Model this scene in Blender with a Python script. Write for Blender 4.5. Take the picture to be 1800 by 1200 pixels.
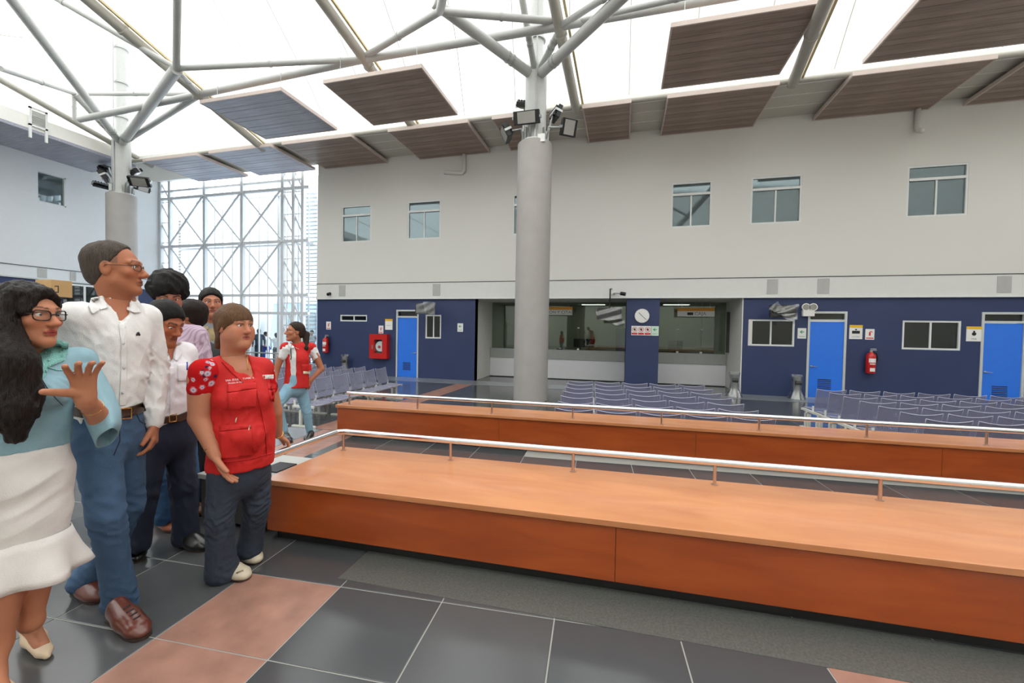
import bpy, bmesh, math, random
import numpy as np
from mathutils import Vector, Matrix
from mathutils.bvhtree import BVHTree
random.seed(7); RNG = np.random.default_rng(7)
for o in list(bpy.data.objects): bpy.data.objects.remove(o)
SC = bpy.context.scene; COL = SC.collection
PI = math.pi

# ---------------------------------------------------------------- camera, sky, exposure
H = 1.45; FPX = 728.2; YAW, PITCH, ROLL = -.2609, -.025, .0175
def cam_axes():
    f = np.array([math.sin(YAW)*math.cos(PITCH), math.cos(YAW)*math.cos(PITCH), math.sin(PITCH)])
    r = np.array([math.cos(YAW), -math.sin(YAW), 0.]); u = np.cross(r, f)
    c, s = math.cos(ROLL), math.sin(ROLL)
    return np.array([c*r+s*u, -s*r+c*u, f])
RC = cam_axes()
cd = bpy.data.cameras.new('camera'); cam = bpy.data.objects.new('camera', cd); COL.objects.link(cam)
cd.sensor_width = 36; cd.lens = FPX/1800*36; cd.clip_end = 400; cd.clip_start = .05
cam.matrix_world = Matrix(((RC[0][0], RC[1][0], -RC[2][0], 0), (RC[0][1], RC[1][1], -RC[2][1], 0), (RC[0][2], RC[1][2], -RC[2][2], H), (0, 0, 0, 1)))
SC.camera = cam
w = bpy.data.worlds.new('sky'); SC.world = w; w.use_nodes = True
bg = w.node_tree.nodes['Background']; bg.inputs[0].default_value = (.90, .95, 1.0, 1); bg.inputs[1].default_value = 2.6
sun = bpy.data.lights.new('sun', 'SUN'); sun.energy = 3.0; sun.angle = .25; sun.color = (1, .97, .92)
so = bpy.data.objects.new('sun', sun); COL.objects.link(so); so.rotation_euler = (math.radians(18), math.radians(-14), 0); so.location = (0, 0, 40)
SC.view_settings.view_transform = 'Standard'; SC.view_settings.look = 'None'
SC.view_settings.gamma = 1; SC.view_settings.use_curve_mapping = False
SC.view_settings.exposure = .45
SC.cycles.max_bounces = 7; SC.cycles.diffuse_bounces = 4; SC.cycles.glossy_bounces = 3; SC.cycles.transparent_max_bounces = 14; SC.cycles.transmission_bounces = 4
SC.cycles.sample_clamp_indirect = 6

# ---------------------------------------------------------------- measuring: pixel of the photograph -> point of the place
def rayd(px, py): return RC.T @ np.array([(px-900)/FPX, (600-py)/FPX, 1.])
def fl(px, py, z=0.):
    d = rayd(px, py); t = (z-H)/d[2]; return Vector((d[0]*t, d[1]*t, z))
def pY(px, py, Y):
    d = rayd(px, py); t = Y/d[1]; return Vector((d[0]*t, Y, H+d[2]*t))
def pX(px, py, X):
    d = rayd(px, py); t = X/d[0]; return Vector((X, d[1]*t, H+d[2]*t))

# ---------------------------------------------------------------- materials
def lin(c):
    out = []
    for v in c:
        v /= 255.; out.append(v/12.92 if v <= .04045 else ((v+.055)/1.055)**2.4)
    return (out[0], out[1], out[2], 1)
MATS = {}
def nt(name):
    m = bpy.data.materials.new(name); m.use_nodes = True; n = m.node_tree
    b = n.nodes['Principled BSDF']; MATS[name] = m
    return m, n, b
def M(name, col, rough=.5, metal=0, var=.06, scale=6., bump=0., bscale=60., stretch=(1,1,1), spec=None, coat=0):
    if name in MATS: return MATS[name]
    m, n, b = nt(name)
    c = lin(col); tc = n.nodes.new('ShaderNodeTexCoord'); mp = n.nodes.new('ShaderNodeMapping'); mp.inputs['Scale'].default_value = stretch
    n.links.new(tc.outputs['Object'], mp.inputs[0])
    no = n.nodes.new('ShaderNodeTexNoise'); no.inputs['Scale'].default_value = scale; no.inputs['Detail'].default_value = 4
    n.links.new(mp.outputs[0], no.inputs['Vector'])
    mx = n.nodes.new('ShaderNodeMix'); mx.data_type = 'RGBA'
    mx.inputs[6].default_value = tuple(max(0, x*(1-var*1.6)) for x in c[:3])+(1,); mx.inputs[7].default_value = tuple(min(1, x*(1+var*1.6)) for x in c[:3])+(1,)
    n.links.new(no.outputs[0], mx.inputs[0]); n.links.new(mx.outputs[2], b.inputs['Base Color'])
    b.inputs['Roughness'].default_value = rough; b.inputs['Metallic'].default_value = metal
    if spec is not None: b.inputs['Specular IOR Level'].default_value = spec
    if coat: b.inputs['Coat Weight'].default_value = coat; b.inputs['Coat Roughness'].default_value = .12
    if bump:
        n2 = n.nodes.new('ShaderNodeTexNoise'); n2.inputs['Scale'].default_value = bscale; n2.inputs['Detail'].default_value = 3
        n.links.new(mp.outputs[0], n2.inputs['Vector'])
        bp = n.nodes.new('ShaderNodeBump'); bp.inputs['Strength'].default_value = bump; bp.inputs['Distance'].default_value = .01
        n.links.new(n2.outputs[0], bp.inputs['Height']); n.links.new(bp.outputs[0], b.inputs['Normal'])
    return m
def M_attr(name, rough=.5, bump=0., bscale=200., sss=0., spec=.3):
    m, n, b = nt(name)
    a = n.nodes.new('ShaderNodeAttribute'); a.attribute_name = 'Col'
    n.links.new(a.outputs['Color'], b.inputs['Base Color']); b.inputs['Roughness'].default_value = rough
    b.inputs['Specular IOR Level'].default_value = spec
    if sss:
        b.inputs['Subsurface Weight'].default_value = sss; b.inputs['Subsurface Radius'].default_value = (.012, .005, .003); b.inputs['Subsurface Scale'].default_value = .5
    if bump:
        tc = n.nodes.new('ShaderNodeTexCoord'); n2 = n.nodes.new('ShaderNodeTexNoise'); n2.inputs['Scale'].default_value = bscale
        n.links.new(tc.outputs['Object'], n2.inputs['Vector'])
        bp = n.nodes.new('ShaderNodeBump'); bp.inputs['Strength'].default_value = bump; bp.inputs['Distance'].default_value = .004
        n.links.new(n2.outputs[0], bp.inputs['Height']); n.links.new(bp.outputs[0], b.inputs['Normal'])
    return m
def M_wood(name, c1, c2, rough=.25, sc=(.6, 14, 14), coat=.5, noise=3.):
    m, n, b = nt(name)
    tc = n.nodes.new('ShaderNodeTexCoord'); mp = n.nodes.new('ShaderNodeMapping'); mp.inputs['Scale'].default_value = sc
    n.links.new(tc.outputs['Object'], mp.inputs[0])
    no = n.nodes.new('ShaderNodeTexNoise'); no.inputs['Scale'].default_value = noise; no.inputs['Detail'].default_value = 6; no.inputs['Distortion'].default_value = .6
    n.links.new(mp.outputs[0], no.inputs['Vector'])
    rp = n.nodes.new('ShaderNodeValToRGB'); rp.color_ramp.elements[0].position = .3; rp.color_ramp.elements[1].position = .7
    rp.color_ramp.elements[0].color = lin(c1); rp.color_ramp.elements[1].color = lin(c2)
    n.links.new(no.outputs[0], rp.inputs[0]); n.links.new(rp.outputs[0], b.inputs['Base Color'])
    b.inputs['Roughness'].default_value = rough; b.inputs['Coat Weight'].default_value = coat; b.inputs['Coat Roughness'].default_value = .15
    return m
def M_glass(name, tint=(.9, .95, .93), fac=.12, rough=.01, gl=(1, 1, 1)):
    m, n, b = nt(name); n.nodes.remove(b); out = n.nodes['Material Output']
    t = n.nodes.new('ShaderNodeBsdfTransparent'); t.inputs[0].default_value = (*tint, 1)
    g = n.nodes.new('ShaderNodeBsdfGlossy'); g.inputs['Roughness'].default_value = rough; g.inputs[0].default_value = (*gl, 1)
    fr = n.nodes.new('ShaderNodeLayerWeight'); pw = n.nodes.new('ShaderNodeMath'); pw.operation = 'POWER'; pw.inputs[1].default_value = 4.; n.links.new(fr.outputs['Facing'], pw.inputs[0])
    ma = n.nodes.new('ShaderNodeMath'); ma.operation = 'MULTIPLY_ADD'; ma.inputs[1].default_value = .5; ma.inputs[2].default_value = fac*.6
    n.links.new(pw.outputs[0], ma.inputs[0])
    mx = n.nodes.new('ShaderNodeMixShader'); n.links.new(ma.outputs[0], mx.inputs[0]); n.links.new(t.outputs[0], mx.inputs[1]); n.links.new(g.outputs[0], mx.inputs[2])
    n.links.new(mx.outputs[0], out.inputs[0]); return m
def M_membrane(name):
    m, n, b = nt(name); n.nodes.remove(b); out = n.nodes['Material Output']
    t = n.nodes.new('ShaderNodeBsdfTranslucent'); d = n.nodes.new('ShaderNodeBsdfDiffuse')
    tc = n.nodes.new('ShaderNodeTexCoord'); sp = n.nodes.new('ShaderNodeSeparateXYZ'); n.links.new(tc.outputs['Object'], sp.inputs[0])
    mo = n.nodes.new('ShaderNodeMath'); mo.operation = 'MODULO'; mo.inputs[1].default_value = 1.7
    ad = n.nodes.new('ShaderNodeMath'); ad.operation = 'ADD'; ad.inputs[1].default_value = 170.
    n.links.new(sp.outputs[0], ad.inputs[0]); n.links.new(ad.outputs[0], mo.inputs[0])
    lt = n.nodes.new('ShaderNodeMath'); lt.operation = 'LESS_THAN'; lt.inputs[1].default_value = .03; n.links.new(mo.outputs[0], lt.inputs[0])
    mx = n.nodes.new('ShaderNodeMix'); mx.data_type = 'RGBA'; mx.inputs[6].default_value = (.80, .79, .76, 1); mx.inputs[7].default_value = (.16, .15, .12, 1)
    n.links.new(lt.outputs[0], mx.inputs[0]); n.links.new(mx.outputs[2], t.inputs[0]); d.inputs[0].default_value = (.8, .79, .76, 1)
    ms = n.nodes.new('ShaderNodeMixShader'); ms.inputs[0].default_value = .3; n.links.new(t.outputs[0], ms.inputs[1]); n.links.new(d.outputs[0], ms.inputs[2])
    n.links.new(ms.outputs[0], out.inputs[0]); return m
def M_perf(name, col):
    m, n, b = nt(name); out = n.nodes['Material Output']
    b.inputs['Base Color'].default_value = lin(col); b.inputs['Roughness'].default_value = .42; b.inputs['Metallic'].default_value = .25
    tc = n.nodes.new('ShaderNodeTexCoord'); mp = n.nodes.new('ShaderNodeMapping'); mp.inputs['Scale'].default_value = (42, 42, 42); mp.inputs['Rotation'].default_value = (0, 0, 0)
    n.links.new(tc.outputs['UV'], mp.inputs[0])
    fr = n.nodes.new('ShaderNodeVectorMath'); fr.operation = 'FRACTION'; n.links.new(mp.outputs[0], fr.inputs[0])
    su = n.nodes.new('ShaderNodeVectorMath'); su.operation = 'DISTANCE'; su.inputs[1].default_value = (.5, .5, 0); n.links.new(fr.outputs[0], su.inputs[0])
    lt = n.nodes.new('ShaderNodeMath'); lt.operation = 'LESS_THAN'; lt.inputs[1].default_value = .24; n.links.new(su.outputs['Value'], lt.inputs[0])
    t = n.nodes.new('ShaderNodeBsdfTransparent'); mx = n.nodes.new('ShaderNodeMixShader')
    n.links.new(lt.outputs[0], mx.inputs[0]); n.links.new(b.outputs[0], mx.inputs[1]); n.links.new(t.outputs[0], mx.inputs[2]); n.links.new(mx.outputs[0], out.inputs[0])
    return m
def M_stripe(name, c1, c2, freq, axis=0, duty=.4):
    m, n, b = nt(name)
    tc = n.nodes.new('ShaderNodeTexCoord'); sp = n.nodes.new('ShaderNodeSeparateXYZ'); n.links.new(tc.outputs['Object'], sp.inputs[0])
    mu = n.nodes.new('ShaderNodeMath'); mu.operation = 'MULTIPLY'; mu.inputs[1].default_value = freq; n.links.new(sp.outputs[axis], mu.inputs[0])
    fr = n.nodes.new('ShaderNodeMath'); fr.operation = 'FRACT'; n.links.new(mu.outputs[0], fr.inputs[0])
    lt = n.nodes.new('ShaderNodeMath'); lt.operation = 'LESS_THAN'; lt.inputs[1].default_value = duty; n.links.new(fr.outputs[0], lt.inputs[0])
    mx = n.nodes.new('ShaderNodeMix'); mx.data_type = 'RGBA'; mx.inputs[6].default_value = lin(c1); mx.inputs[7].default_value = lin(c2)
    n.links.new(lt.outputs[0], mx.inputs[0]); n.links.new(mx.outputs[2], b.inputs['Base Color']); b.inputs['Roughness'].default_value = .8
    return m
def M_tilefloor(name):
    m, n, b = nt(name)
    tc = n.nodes.new('ShaderNodeTexCoord'); br = n.nodes.new('ShaderNodeTexBrick')
    br.offset = 0; br.inputs['Scale'].default_value = 1; br.inputs['Brick Width'].default_value = .6; br.inputs['Row Height'].default_value = .6; br.inputs['Mortar Size'].default_value = .006
    br.inputs['Color1'].default_value = lin((72, 74, 76)); br.inputs['Color2'].default_value = lin((80, 82, 83)); br.inputs['Mortar'].default_value = lin((130, 130, 126))
    n.links.new(tc.outputs['Object'], br.inputs['Vector']); n.links.new(br.outputs[0], b.inputs['Base Color']); b.inputs['Roughness'].default_value = .16
    return m

# ---------------------------------------------------------------- mesh helpers
class MB:
    def __init__(s): s.v = []; s.f = []; s.uv = None
    def box(s, x0, x1, y0, y1, z0, z1, m=None):
        b = len(s.v); P = [(x0,y0,z0),(x1,y0,z0),(x1,y1,z0),(x0,y1,z0),(x0,y0,z1),(x1,y0,z1),(x1,y1,z1),(x0,y1,z1)]
        if m is not None: P = [tuple(m @ Vector(p)) for p in P]
        s.v += P; s.f += [tuple(b+i for i in q) for q in ((0,3,2,1),(4,5,6,7),(0,1,5,4),(1,2,6,5),(2,3,7,6),(3,0,4,7))]; return s
    def quad(s, *p):
        b = len(s.v); s.v += [tuple(x) for x in p]; s.f.append(tuple(range(b, b+len(p)))); return s
    def ring(s, c, ax, r, seg, e=1., side=None):
        ax = Vector(ax).normalized(); u = Vector(side) if side is not None else ax.orthogonal(); u = (u-ax*u.dot(ax)).normalized(); v = ax.cross(u); c = Vector(c)
        return [tuple(c+u*(math.cos(t*2*PI/seg)*r)+v*(math.sin(t*2*PI/seg)*r*e)) for t in range(seg)]
    def loft(s, rings, cap=True):
        b = len(s.v); n = len(rings[0])
        for r in rings: s.v += [tuple(p) for p in r]
        for i in range(len(rings)-1):
            for j in range(n):
                a = b+i*n+j; c = b+i*n+(j+1) % n; s.f.append((a, c, c+n, a+n))
        if cap: s.f.append(tuple(b+j for j in reversed(range(n)))); s.f.append(tuple(b+(len(rings)-1)*n+j for j in range(n)))
        return s
    def tube(s, p0, p1, r0, r1=None, seg=12, cap=True):
        p0, p1 = Vector(p0), Vector(p1); d = p1-p0
        return s.loft([s.ring(p0, d, r0, seg), s.ring(p1, d, r0 if r1 is None else r1, seg)], cap)
    def path(s, pts, r, seg=8):
        pts = [Vector(p) for p in pts]; rg = []; side = None
        for i, p in enumerate(pts):
            d = pts[min(i+1, len(pts)-1)]-pts[max(i-1, 0)]
            if side is None: side = d.orthogonal()
            rr = r[i] if isinstance(r, (list, tuple)) else r
            rg.append(s.ring(p, d, rr, seg, 1., side))
        return s.loft(rg)
    def lathe(s, prof, c=(0,0,0), seg=16, cap=True):
        return s.loft([[(c[0]+r*math.cos(2*PI*j/seg), c[1]+r*math.sin(2*PI*j/seg), c[2]+z) for j in range(seg)] for r, z in prof], cap)
    def grid(s, fn, nu, nv):
        b = len(s.v)
        for i in range(nu+1):
            for j in range(nv+1): s.v.append(tuple(fn(i/nu, j/nv)))
        for i in range(nu):
            for j in range(nv):
                a = b+i*(nv+1)+j; s.f.append((a, a+nv+1, a+nv+2, a+1))
        return s
    def build(s, name, mat, parent=None, smooth=False, bevel=0., solid=0., off=None):
        me = bpy.data.meshes.new(name)
        o3 = Vector(off) if off is not None else (W0(parent) if parent is not None else Vector((0,0,0)))
        me.from_pydata([tuple(Vector(p)-o3) for p in s.v], [], s.f); me.update()
        ob = bpy.data.objects.new(name, me); COL.objects.link(ob)
        if parent is not None: ob.parent = parent
        me.materials.append(MATS[mat] if isinstance(mat, str) else mat)
        if smooth:
            for p in me.polygons: p.use_smooth = True
        if bevel:
            bm = bmesh.new(); bm.from_mesh(me); bmesh.ops.bevel(bm, geom=bm.edges[:], offset=bevel, segments=2, affect='EDGES', profile=.6); bm.to_mesh(me); bm.free()
        if solid:
            md = ob.modifiers.new('s', 'SOLIDIFY'); md.thickness = solid; md.offset = 0
        if smooth == 'auto': me.set_sharp_from_angle(angle=math.radians(35))
        return ob
LOC = {}
def W0(o):
    v = Vector((0,0,0))
    while o is not None: v = v+o.location; o = o.parent
    return v
def tag(o, label, cat, group=None, kind=None):
    o['label'] = label
    if cat: o['category'] = cat
    if group: o['group'] = group
    if kind: o['kind'] = kind
    return o
def thing(name, label, cat, loc=(0,0,0), group=None):
    o = bpy.data.objects.new(name, None); COL.objects.link(o); o.location = loc; o.empty_display_size = .1
    return tag(o, label, cat, group)
def struct(ob): ob['kind'] = 'structure'; return ob
def copy_tree(o, parent=None):
    c = o.copy(); COL.objects.link(c)
    if parent is not None: c.parent = parent
    for ch in list(o.children): copy_tree(ch, c)
    return c
def textobj(name, body, size, mat, parent, mw, extrude=.001, align='CENTER', sx=1.):
    cu = bpy.data.curves.new(name, 'FONT'); cu.body = body; cu.size = size; cu.align_x = align; cu.align_y = 'CENTER'; cu.extrude = extrude; cu.resolution_u = 2
    t = bpy.data.objects.new('tmp_text', cu); COL.objects.link(t)
    dg = bpy.context.evaluated_depsgraph_get(); me = bpy.data.meshes.new_from_object(t.evaluated_get(dg)); bpy.data.objects.remove(t)
    me.materials.clear(); me.materials.append(MATS[mat])
    ob = bpy.data.objects.new(name, me); COL.objects.link(ob); ob.parent = parent
    me.transform(Matrix.Diagonal((sx, 1, 1, 1))); me.transform(mw)
    if parent is not None: me.transform(Matrix.Translation(-W0(parent)))
    return ob
# text standing on the back wall: x to the right, z up, facing -Y
def wall_text(name, body, size, mat, parent, x, y, z, sx=1., align='CENTER'):
    return textobj(name, body, size, mat, parent, Matrix.Translation((x, y, z)) @ Matrix.Rotation(PI/2, 4, 'X'), .001, align, sx)

# ---------------------------------------------------------------- palette
M('wall_white', (224, 222, 216), .75, var=.02, scale=.6, bump=.05, bscale=30)
M('wall_band', (222, 222, 218), .6, var=.02)
M('wall_blue', (46, 59, 98), .55, var=.08, scale=1.2)
M('wall_left_white', (222, 225, 228), .7, var=.02)  # blue tint of the facade daylight is put into this white
M('soffit_cream', (205, 200, 188), .7, var=.06, stretch=(.2, 2, 1))
M('fascia_white', (236, 234, 228), .5, var=.02)
M('paint_white', (186, 187, 184), .4, var=.04)
M('paint_grey', (172, 174, 176), .4, var=.05)
M('steel_beige', (176, 172, 162), .45, var=.06)
M('facade_paint', (222, 226, 230), .4, var=.03)
M('gutter_yellow', (206, 190, 146), .6, var=.1)
M('concrete', (166, 162, 158), .6, var=.07, scale=2.5, bump=.08, bscale=25)
M('vent_grey', (182, 182, 178), .6)
M('door_blue', (44, 122, 236), .35, var=.04)
M('frame_alu', (206, 210, 208), .35, metal=.2, var=.03)
M('frame_white', (228, 230, 228), .4, var=.02)
M('window_dark', (22, 28, 26), .03, var=.1, spec=.6)
M('window_blue', (112, 126, 130), .03, metal=.55, var=.05)
M('sign_white', (236, 236, 232), .5, var=.01)
M('sign_yellow', (240, 190, 40), .5, var=.02)
M('sign_orange', (232, 160, 40), .5, var=.02)
M('sign_red', (212, 44, 48), .45, var=.03)
M('sign_green', (22, 140, 82), .45, var=.03)
M('sign_pale_green', (210, 232, 214), .5, var=.02)
M('print_grey', (120, 122, 124), .6)
M('ink_black', (30, 30, 32), .5, var=.1)
M('red_paint', (196, 26, 22), .3, var=.06, coat=.3)
M('black_metal', (30, 30, 32), .4, metal=.3)
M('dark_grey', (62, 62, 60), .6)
M('lamp_glass', (150, 148, 142), .15, var=.05, spec=.7)
M('galvanised', (176, 178, 176), .35, metal=.6, var=.1, scale=20)
M('chrome', (225, 226, 228), .12, metal=1., var=.02)
M('steel_brushed', (200, 176, 160), .28, metal=.9, var=.05)
M('counter_white', (222, 222, 224), .4, var=.02)
M('counter_grey', (158, 160, 156), .5, var=.05)
M('room_wall', (150, 148, 134), .7, var=.05)
M('tile_dark', (70, 72, 74), .17, var=.10, scale=2.2, bump=.02, bscale=12)
M('tile_dark_b', (78, 79, 80), .20, var=.10, scale=2.2, bump=.02, bscale=12)
M('grout', (150, 150, 144), .7, var=.05)
M('terracotta', (152, 112, 97), .42, var=.38, scale=5.5, bump=.05, bscale=18)
M('granite', (84, 86, 82), .4, var=.45, scale=90)
M('reflection_grey', (132, 136, 140), .22, var=.06)
M('pale_edge', (208, 192, 184), .6, var=.04)
M_wood('panel_wood', (138, 116, 104), (170, 148, 136), .42, (.5, 9, 9), 0, 3.)
M_wood('panel_wood_b', (126, 105, 94), (158, 137, 126), .42, (.5, 9, 9), 0, 2.6)
M_wood('panel_blue_wood', (140, 140, 152), (176, 176, 190), .38, (.5, 9, 9), 0, 3.)
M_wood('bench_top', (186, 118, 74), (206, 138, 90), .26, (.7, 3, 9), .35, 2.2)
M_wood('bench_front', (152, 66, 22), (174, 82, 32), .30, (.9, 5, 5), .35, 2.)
M_perf('perforated', (140, 140, 162))
M('chair_rim', (164, 164, 184), .35, metal=.3)  # lighter than the seats: the edge highlight is put into this colour
M('chair_frame', (222, 222, 214), .4)
M_glass('glass_clear', (.93, .97, .98), .10)
M_glass('glass_counter', (.62, .68, .62), .14, gl=(.8, .85, .8))
M_glass('plastic_wrap', (.84, .85, .85), .26, .3)
M_membrane('membrane')
M_tilefloor('tiles_far')
m_, n_, b_ = nt('office_glow'); b_.inputs['Emission Color'].default_value = (1, .98, .92, 1); b_.inputs['Emission Strength'].default_value = 4.0
M('cardboard', (196, 158, 108), .8, var=.06)
M('outside_ground', (208, 212, 216), .7)
M('outside_blue', (150, 176, 214), .6, var=.05)
M('outside_white', (236, 238, 240), .6, var=.02)
M('plant_green', (60, 92, 50), .7, var=.3)
# ================================================================ THE BUILDING
ZL = -.40          # the waiting area lies a little lower than the near floor; a ramp on the left leads down
YW = 14.38; XL = -21.9; YF = 15.2; ZP = 7.86; XR = 14.; YB = -9.
def wx(px, py): return pY(px, py, YW)
ZBLUE = wx(1100, 523.4).z; ZLINE = wx(900, 494.8).z; X0W = wx(558, 520).x; ZTOP = 8.1

# ---- floor
f = MB()
f.quad((XL-3, YB, -.0025), (XR, YB, -.0025), (XR, 4.7, -.0025), (XL-3, 4.7, -.0025))
f.quad((-3.7, 4.7, -.0025), (XR, 4.7, -.0025), (XR, 5.3, -.0025), (-3.7, 5.3, -.0025))
f.quad((-3.7, 5.3, ZL-.006), (XR, 5.3, ZL-.006), (XR, 5.3, -.006), (-3.7, 5.3, -.006))
f.quad((-3.7, 4.7, -.006), (-3.7, 5.3, -.006), (-3.7, 5.3, ZL*.6/1.7), (-3.7, 4.7, -.0061))
f.quad((-3.7, 5.3, ZL*.6/1.7), (-3.7, 5.3, ZL-.006), (-3.7, 6.4, ZL-.006))
floor = struct(f.build('floor', 'grout'))
fr = struct(MB().quad((XL-3, 4.7, -.001), (-3.7, 4.7, -.001), (-3.7, 6.4, ZL), (XL-3, 6.4, ZL)).build('floor_ramp', 'tiles_far'))
flw = struct(MB().quad((-3.7, 5.3, ZL-.006), (XR, 5.3, ZL-.006), (XR, 19, ZL-.006), (-3.7, 19, ZL-.006)).quad((XL-3, 6.4, ZL-.006), (-3.7, 6.4, ZL-.006), (-3.7, 19, ZL-.006), (XL-3, 19, ZL-.006)).build('floor_lower', 'tiles_far'))
TA = math.radians(3.8); TU, TV = .6, .53; U0, V0 = -.764, 2.065
def inview(p, m=60):
    c = RC @ (np.array(p)-np.array([0, 0, H]))
    if c[2] < .1: return False
    x, y = 900+FPX*c[0]/c[2], 600-FPX*c[1]/c[2]
    return -m < x < 1800+m and -m < y < 1200+m
tm = {}
def tile_mesh(kind, a, b):
    k = (kind, round(a, 3), round(b, 3))
    if k not in tm:
        mb = MB(); g = .0035; t = .003
        r0 = [(g, g, -.006), (a-g, g, -.006), (a-g, b-g, -.006), (g, b-g, -.006)]; r1 = [(x, y, -t*.3) for x, y, _ in r0]
        r2 = [(x+(t if x < a/2 else -t), y+(t if y < b/2 else -t), 0) for x, y, _ in r0]
        mb.loft([r0, r1, r2]); o = mb.build('tile', kind); tm[k] = o.data; bpy.data.objects.remove(o)
    return tm[k]
def tile(kind, a, b, loc, rz, parent):
    o = bpy.data.objects.new('tile', tile_mesh(kind, a, b)); COL.objects.link(o); o.parent = parent; o.location = loc; o.rotation_euler = (0, 0, rz)
for i in range(-16, 12):
    for k in range(-6, 8):
        u, v = U0+i*TU, V0-k*TV
        cu, cv = u+TU/2, v-TV/2
        x, y = cu*math.cos(TA)-cv*math.sin(TA), cu*math.sin(TA)+cv*math.cos(TA)
        if y > 4.9 or not inview((x, y, 0), 900) or (x > -1.6 and 2.5 < y < 2.75): continue
        x0, y0 = u*math.cos(TA)-(v-TV)*math.sin(TA), u*math.sin(TA)+(v-TV)*math.cos(TA)
        terr = (i in (-2, 3) and k >= 0) or (i == -5 and k < -1)
        tile('terracotta' if terr else ('tile_dark' if (i*7+k*3) % 3 else 'tile_dark_b'), TU, TV, (x0, y0, 0), TA, floor)
for i in range(-16, 9):
    for k in range(0, 14):
        x, y = -4.92+i*.6, 6.42+k*.6
        terr = i in (-1, 14)
        if (y > 9.6 and not terr) or y > 13.2 or not inview((x+.3, y+.3, ZL), 10): continue
        if x > -1.6 and x < 6.5 and y < 9.2 and not (2.2 < x < 4): continue
        if i == 14: x = 3.3
        tile('terracotta' if terr else ('tile_dark' if (i*7+k*3) % 3 else 'tile_dark_b'), .6, .6, (x, y, ZL), 0, flw)
struct(MB().box(-1.52, 9, -.32, 0, -.005, .0015, Matrix.Rotation(.021, 4, 'Z') @ Matrix.Translation((0, 2.385, 0))).build('floor_border', 'granite'))
struct(MB().box(X0W-.5, XR, 13.3, YW, ZL-.005, ZL+.002).build('floor_reflection', 'reflection_grey'))  # paler slab stands in for the floor's reflection along the wall

# ---- back wall with its openings
def wall_holes(name, mat, x0, x1, z0, z1, holes, y0, y1, axis='Y'):
    xs = sorted({x0, x1, *[h[0] for h in holes], *[h[1] for h in holes]}); zs = sorted({z0, z1, *[h[2] for h in holes], *[h[3] for h in holes]})
    xs = [x for x in xs if x0 <= x <= x1]; zs = [z for z in zs if z0 <= z <= z1]
    mb = MB(); P = (lambda x, y, z: (x, y, z)) if axis == 'Y' else (lambda x, y, z: (y, x, z))
    for a, b in zip(xs, xs[1:]):
        for c, d in zip(zs, zs[1:]):
            if any(h[0] <= (a+b)/2 <= h[1] and h[2] <= (c+d)/2 <= h[3] for h in holes): continue
            mb.quad(P(a,y0,c), P(b,y0,c), P(b,y0,d), P(a,y0,d)); mb.quad(P(b,y1,c), P(a,y1,c), P(a,y1,d), P(b,y1,d))
    for a, b, c, d in list(holes)+[(x1, x0, z1, z0)]:
        for p, q in (((a,c),(b,c)), ((b,c),(b,d)), ((b,d),(a,d)), ((a,d),(a,c))):
            mb.quad(P(p[0],y0,p[1]), P(p[0],y1,p[1]), P(q[0],y1,q[1]), P(q[0],y0,q[1]))
    return struct(mb.build(name, mat))
def rect(a, b, c, d):   # px corners -> x0,x1,z0,z1 on the back wall
    p, q = wx(a, b), wx(c, d); return [p.x, q.x, q.z, p.z]
UW = [rect(601, 365, 652, 425), rect(717, 354, 774, 417), rect(902, 343, 966, 408), rect(1181, 321, 1250, 396), rect(1321, 310, 1408, 391), rect(1596, 291, 1700, 380)]
for r in UW: r[2], r[3] = 4.88, 6.32
LW = [rect(598, 553, 645, 565), rect(748, 553, 775, 595), rect(1316, 561, 1396, 609), rect(1587, 563, 1688, 616)]
RX0, RX1 = wx(834.7, 600).x, wx(1303, 600).x; PX0, PX1 = wx(1100, 600).x, wx(1158, 600).x
D = [rect(697, 555, 735, 660), rect(1420, 563, 1484, 690), rect(1725, 566, 1798, 700)]
for r in D: r[2] = ZL; r[3] = 2.20
wall_holes('wall_back', 'wall_white', X0W, XR, ZBLUE, ZTOP, UW, YW, YW+.3)
wall_holes('wall_back_lower', 'wall_blue', X0W, RX0, ZL, ZBLUE, [LW[0], LW[1], D[0]], YW, YW+.3)
wall_holes('wall_back_blue', 'wall_blue', RX1+.03, XR, ZL, ZBLUE, [LW[2], LW[3], D[1], D[2]], YW, YW+.3)
tr = MB().box(X0W, XR, YW-.06, YW, ZBLUE+.02, ZLINE); struct(tr.build('trim_band', 'wall_band'))
struct(MB().box(X0W, XR, YW-.09, YW-.001, ZBLUE-.02, ZBLUE+.018).build('trim_lip', 'frame_white'))
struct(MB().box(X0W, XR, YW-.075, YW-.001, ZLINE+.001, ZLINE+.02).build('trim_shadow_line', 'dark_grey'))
for px0, px1, lab in ((598, 609, 'near the glass facade'), (762, 775, 'above the window beside the left blue door'), (1347, 1366, 'above the plastic-wrapped right screen'), (1435, 1456, 'above the emergency lamp'), (1749, 1774, 'at the far right end of the band')):
    a, b = wx(px0, 505), wx(px1, 505)
    tag(MB().box(a.x, b.x, YW-.072, YW-.06, ZBLUE+.1, ZLINE-.05).build('air_vent', 'vent_grey', bevel=.003), 'grey ventilation plate in the white wall band '+lab, 'vent', 'vents in the wall band')
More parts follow.
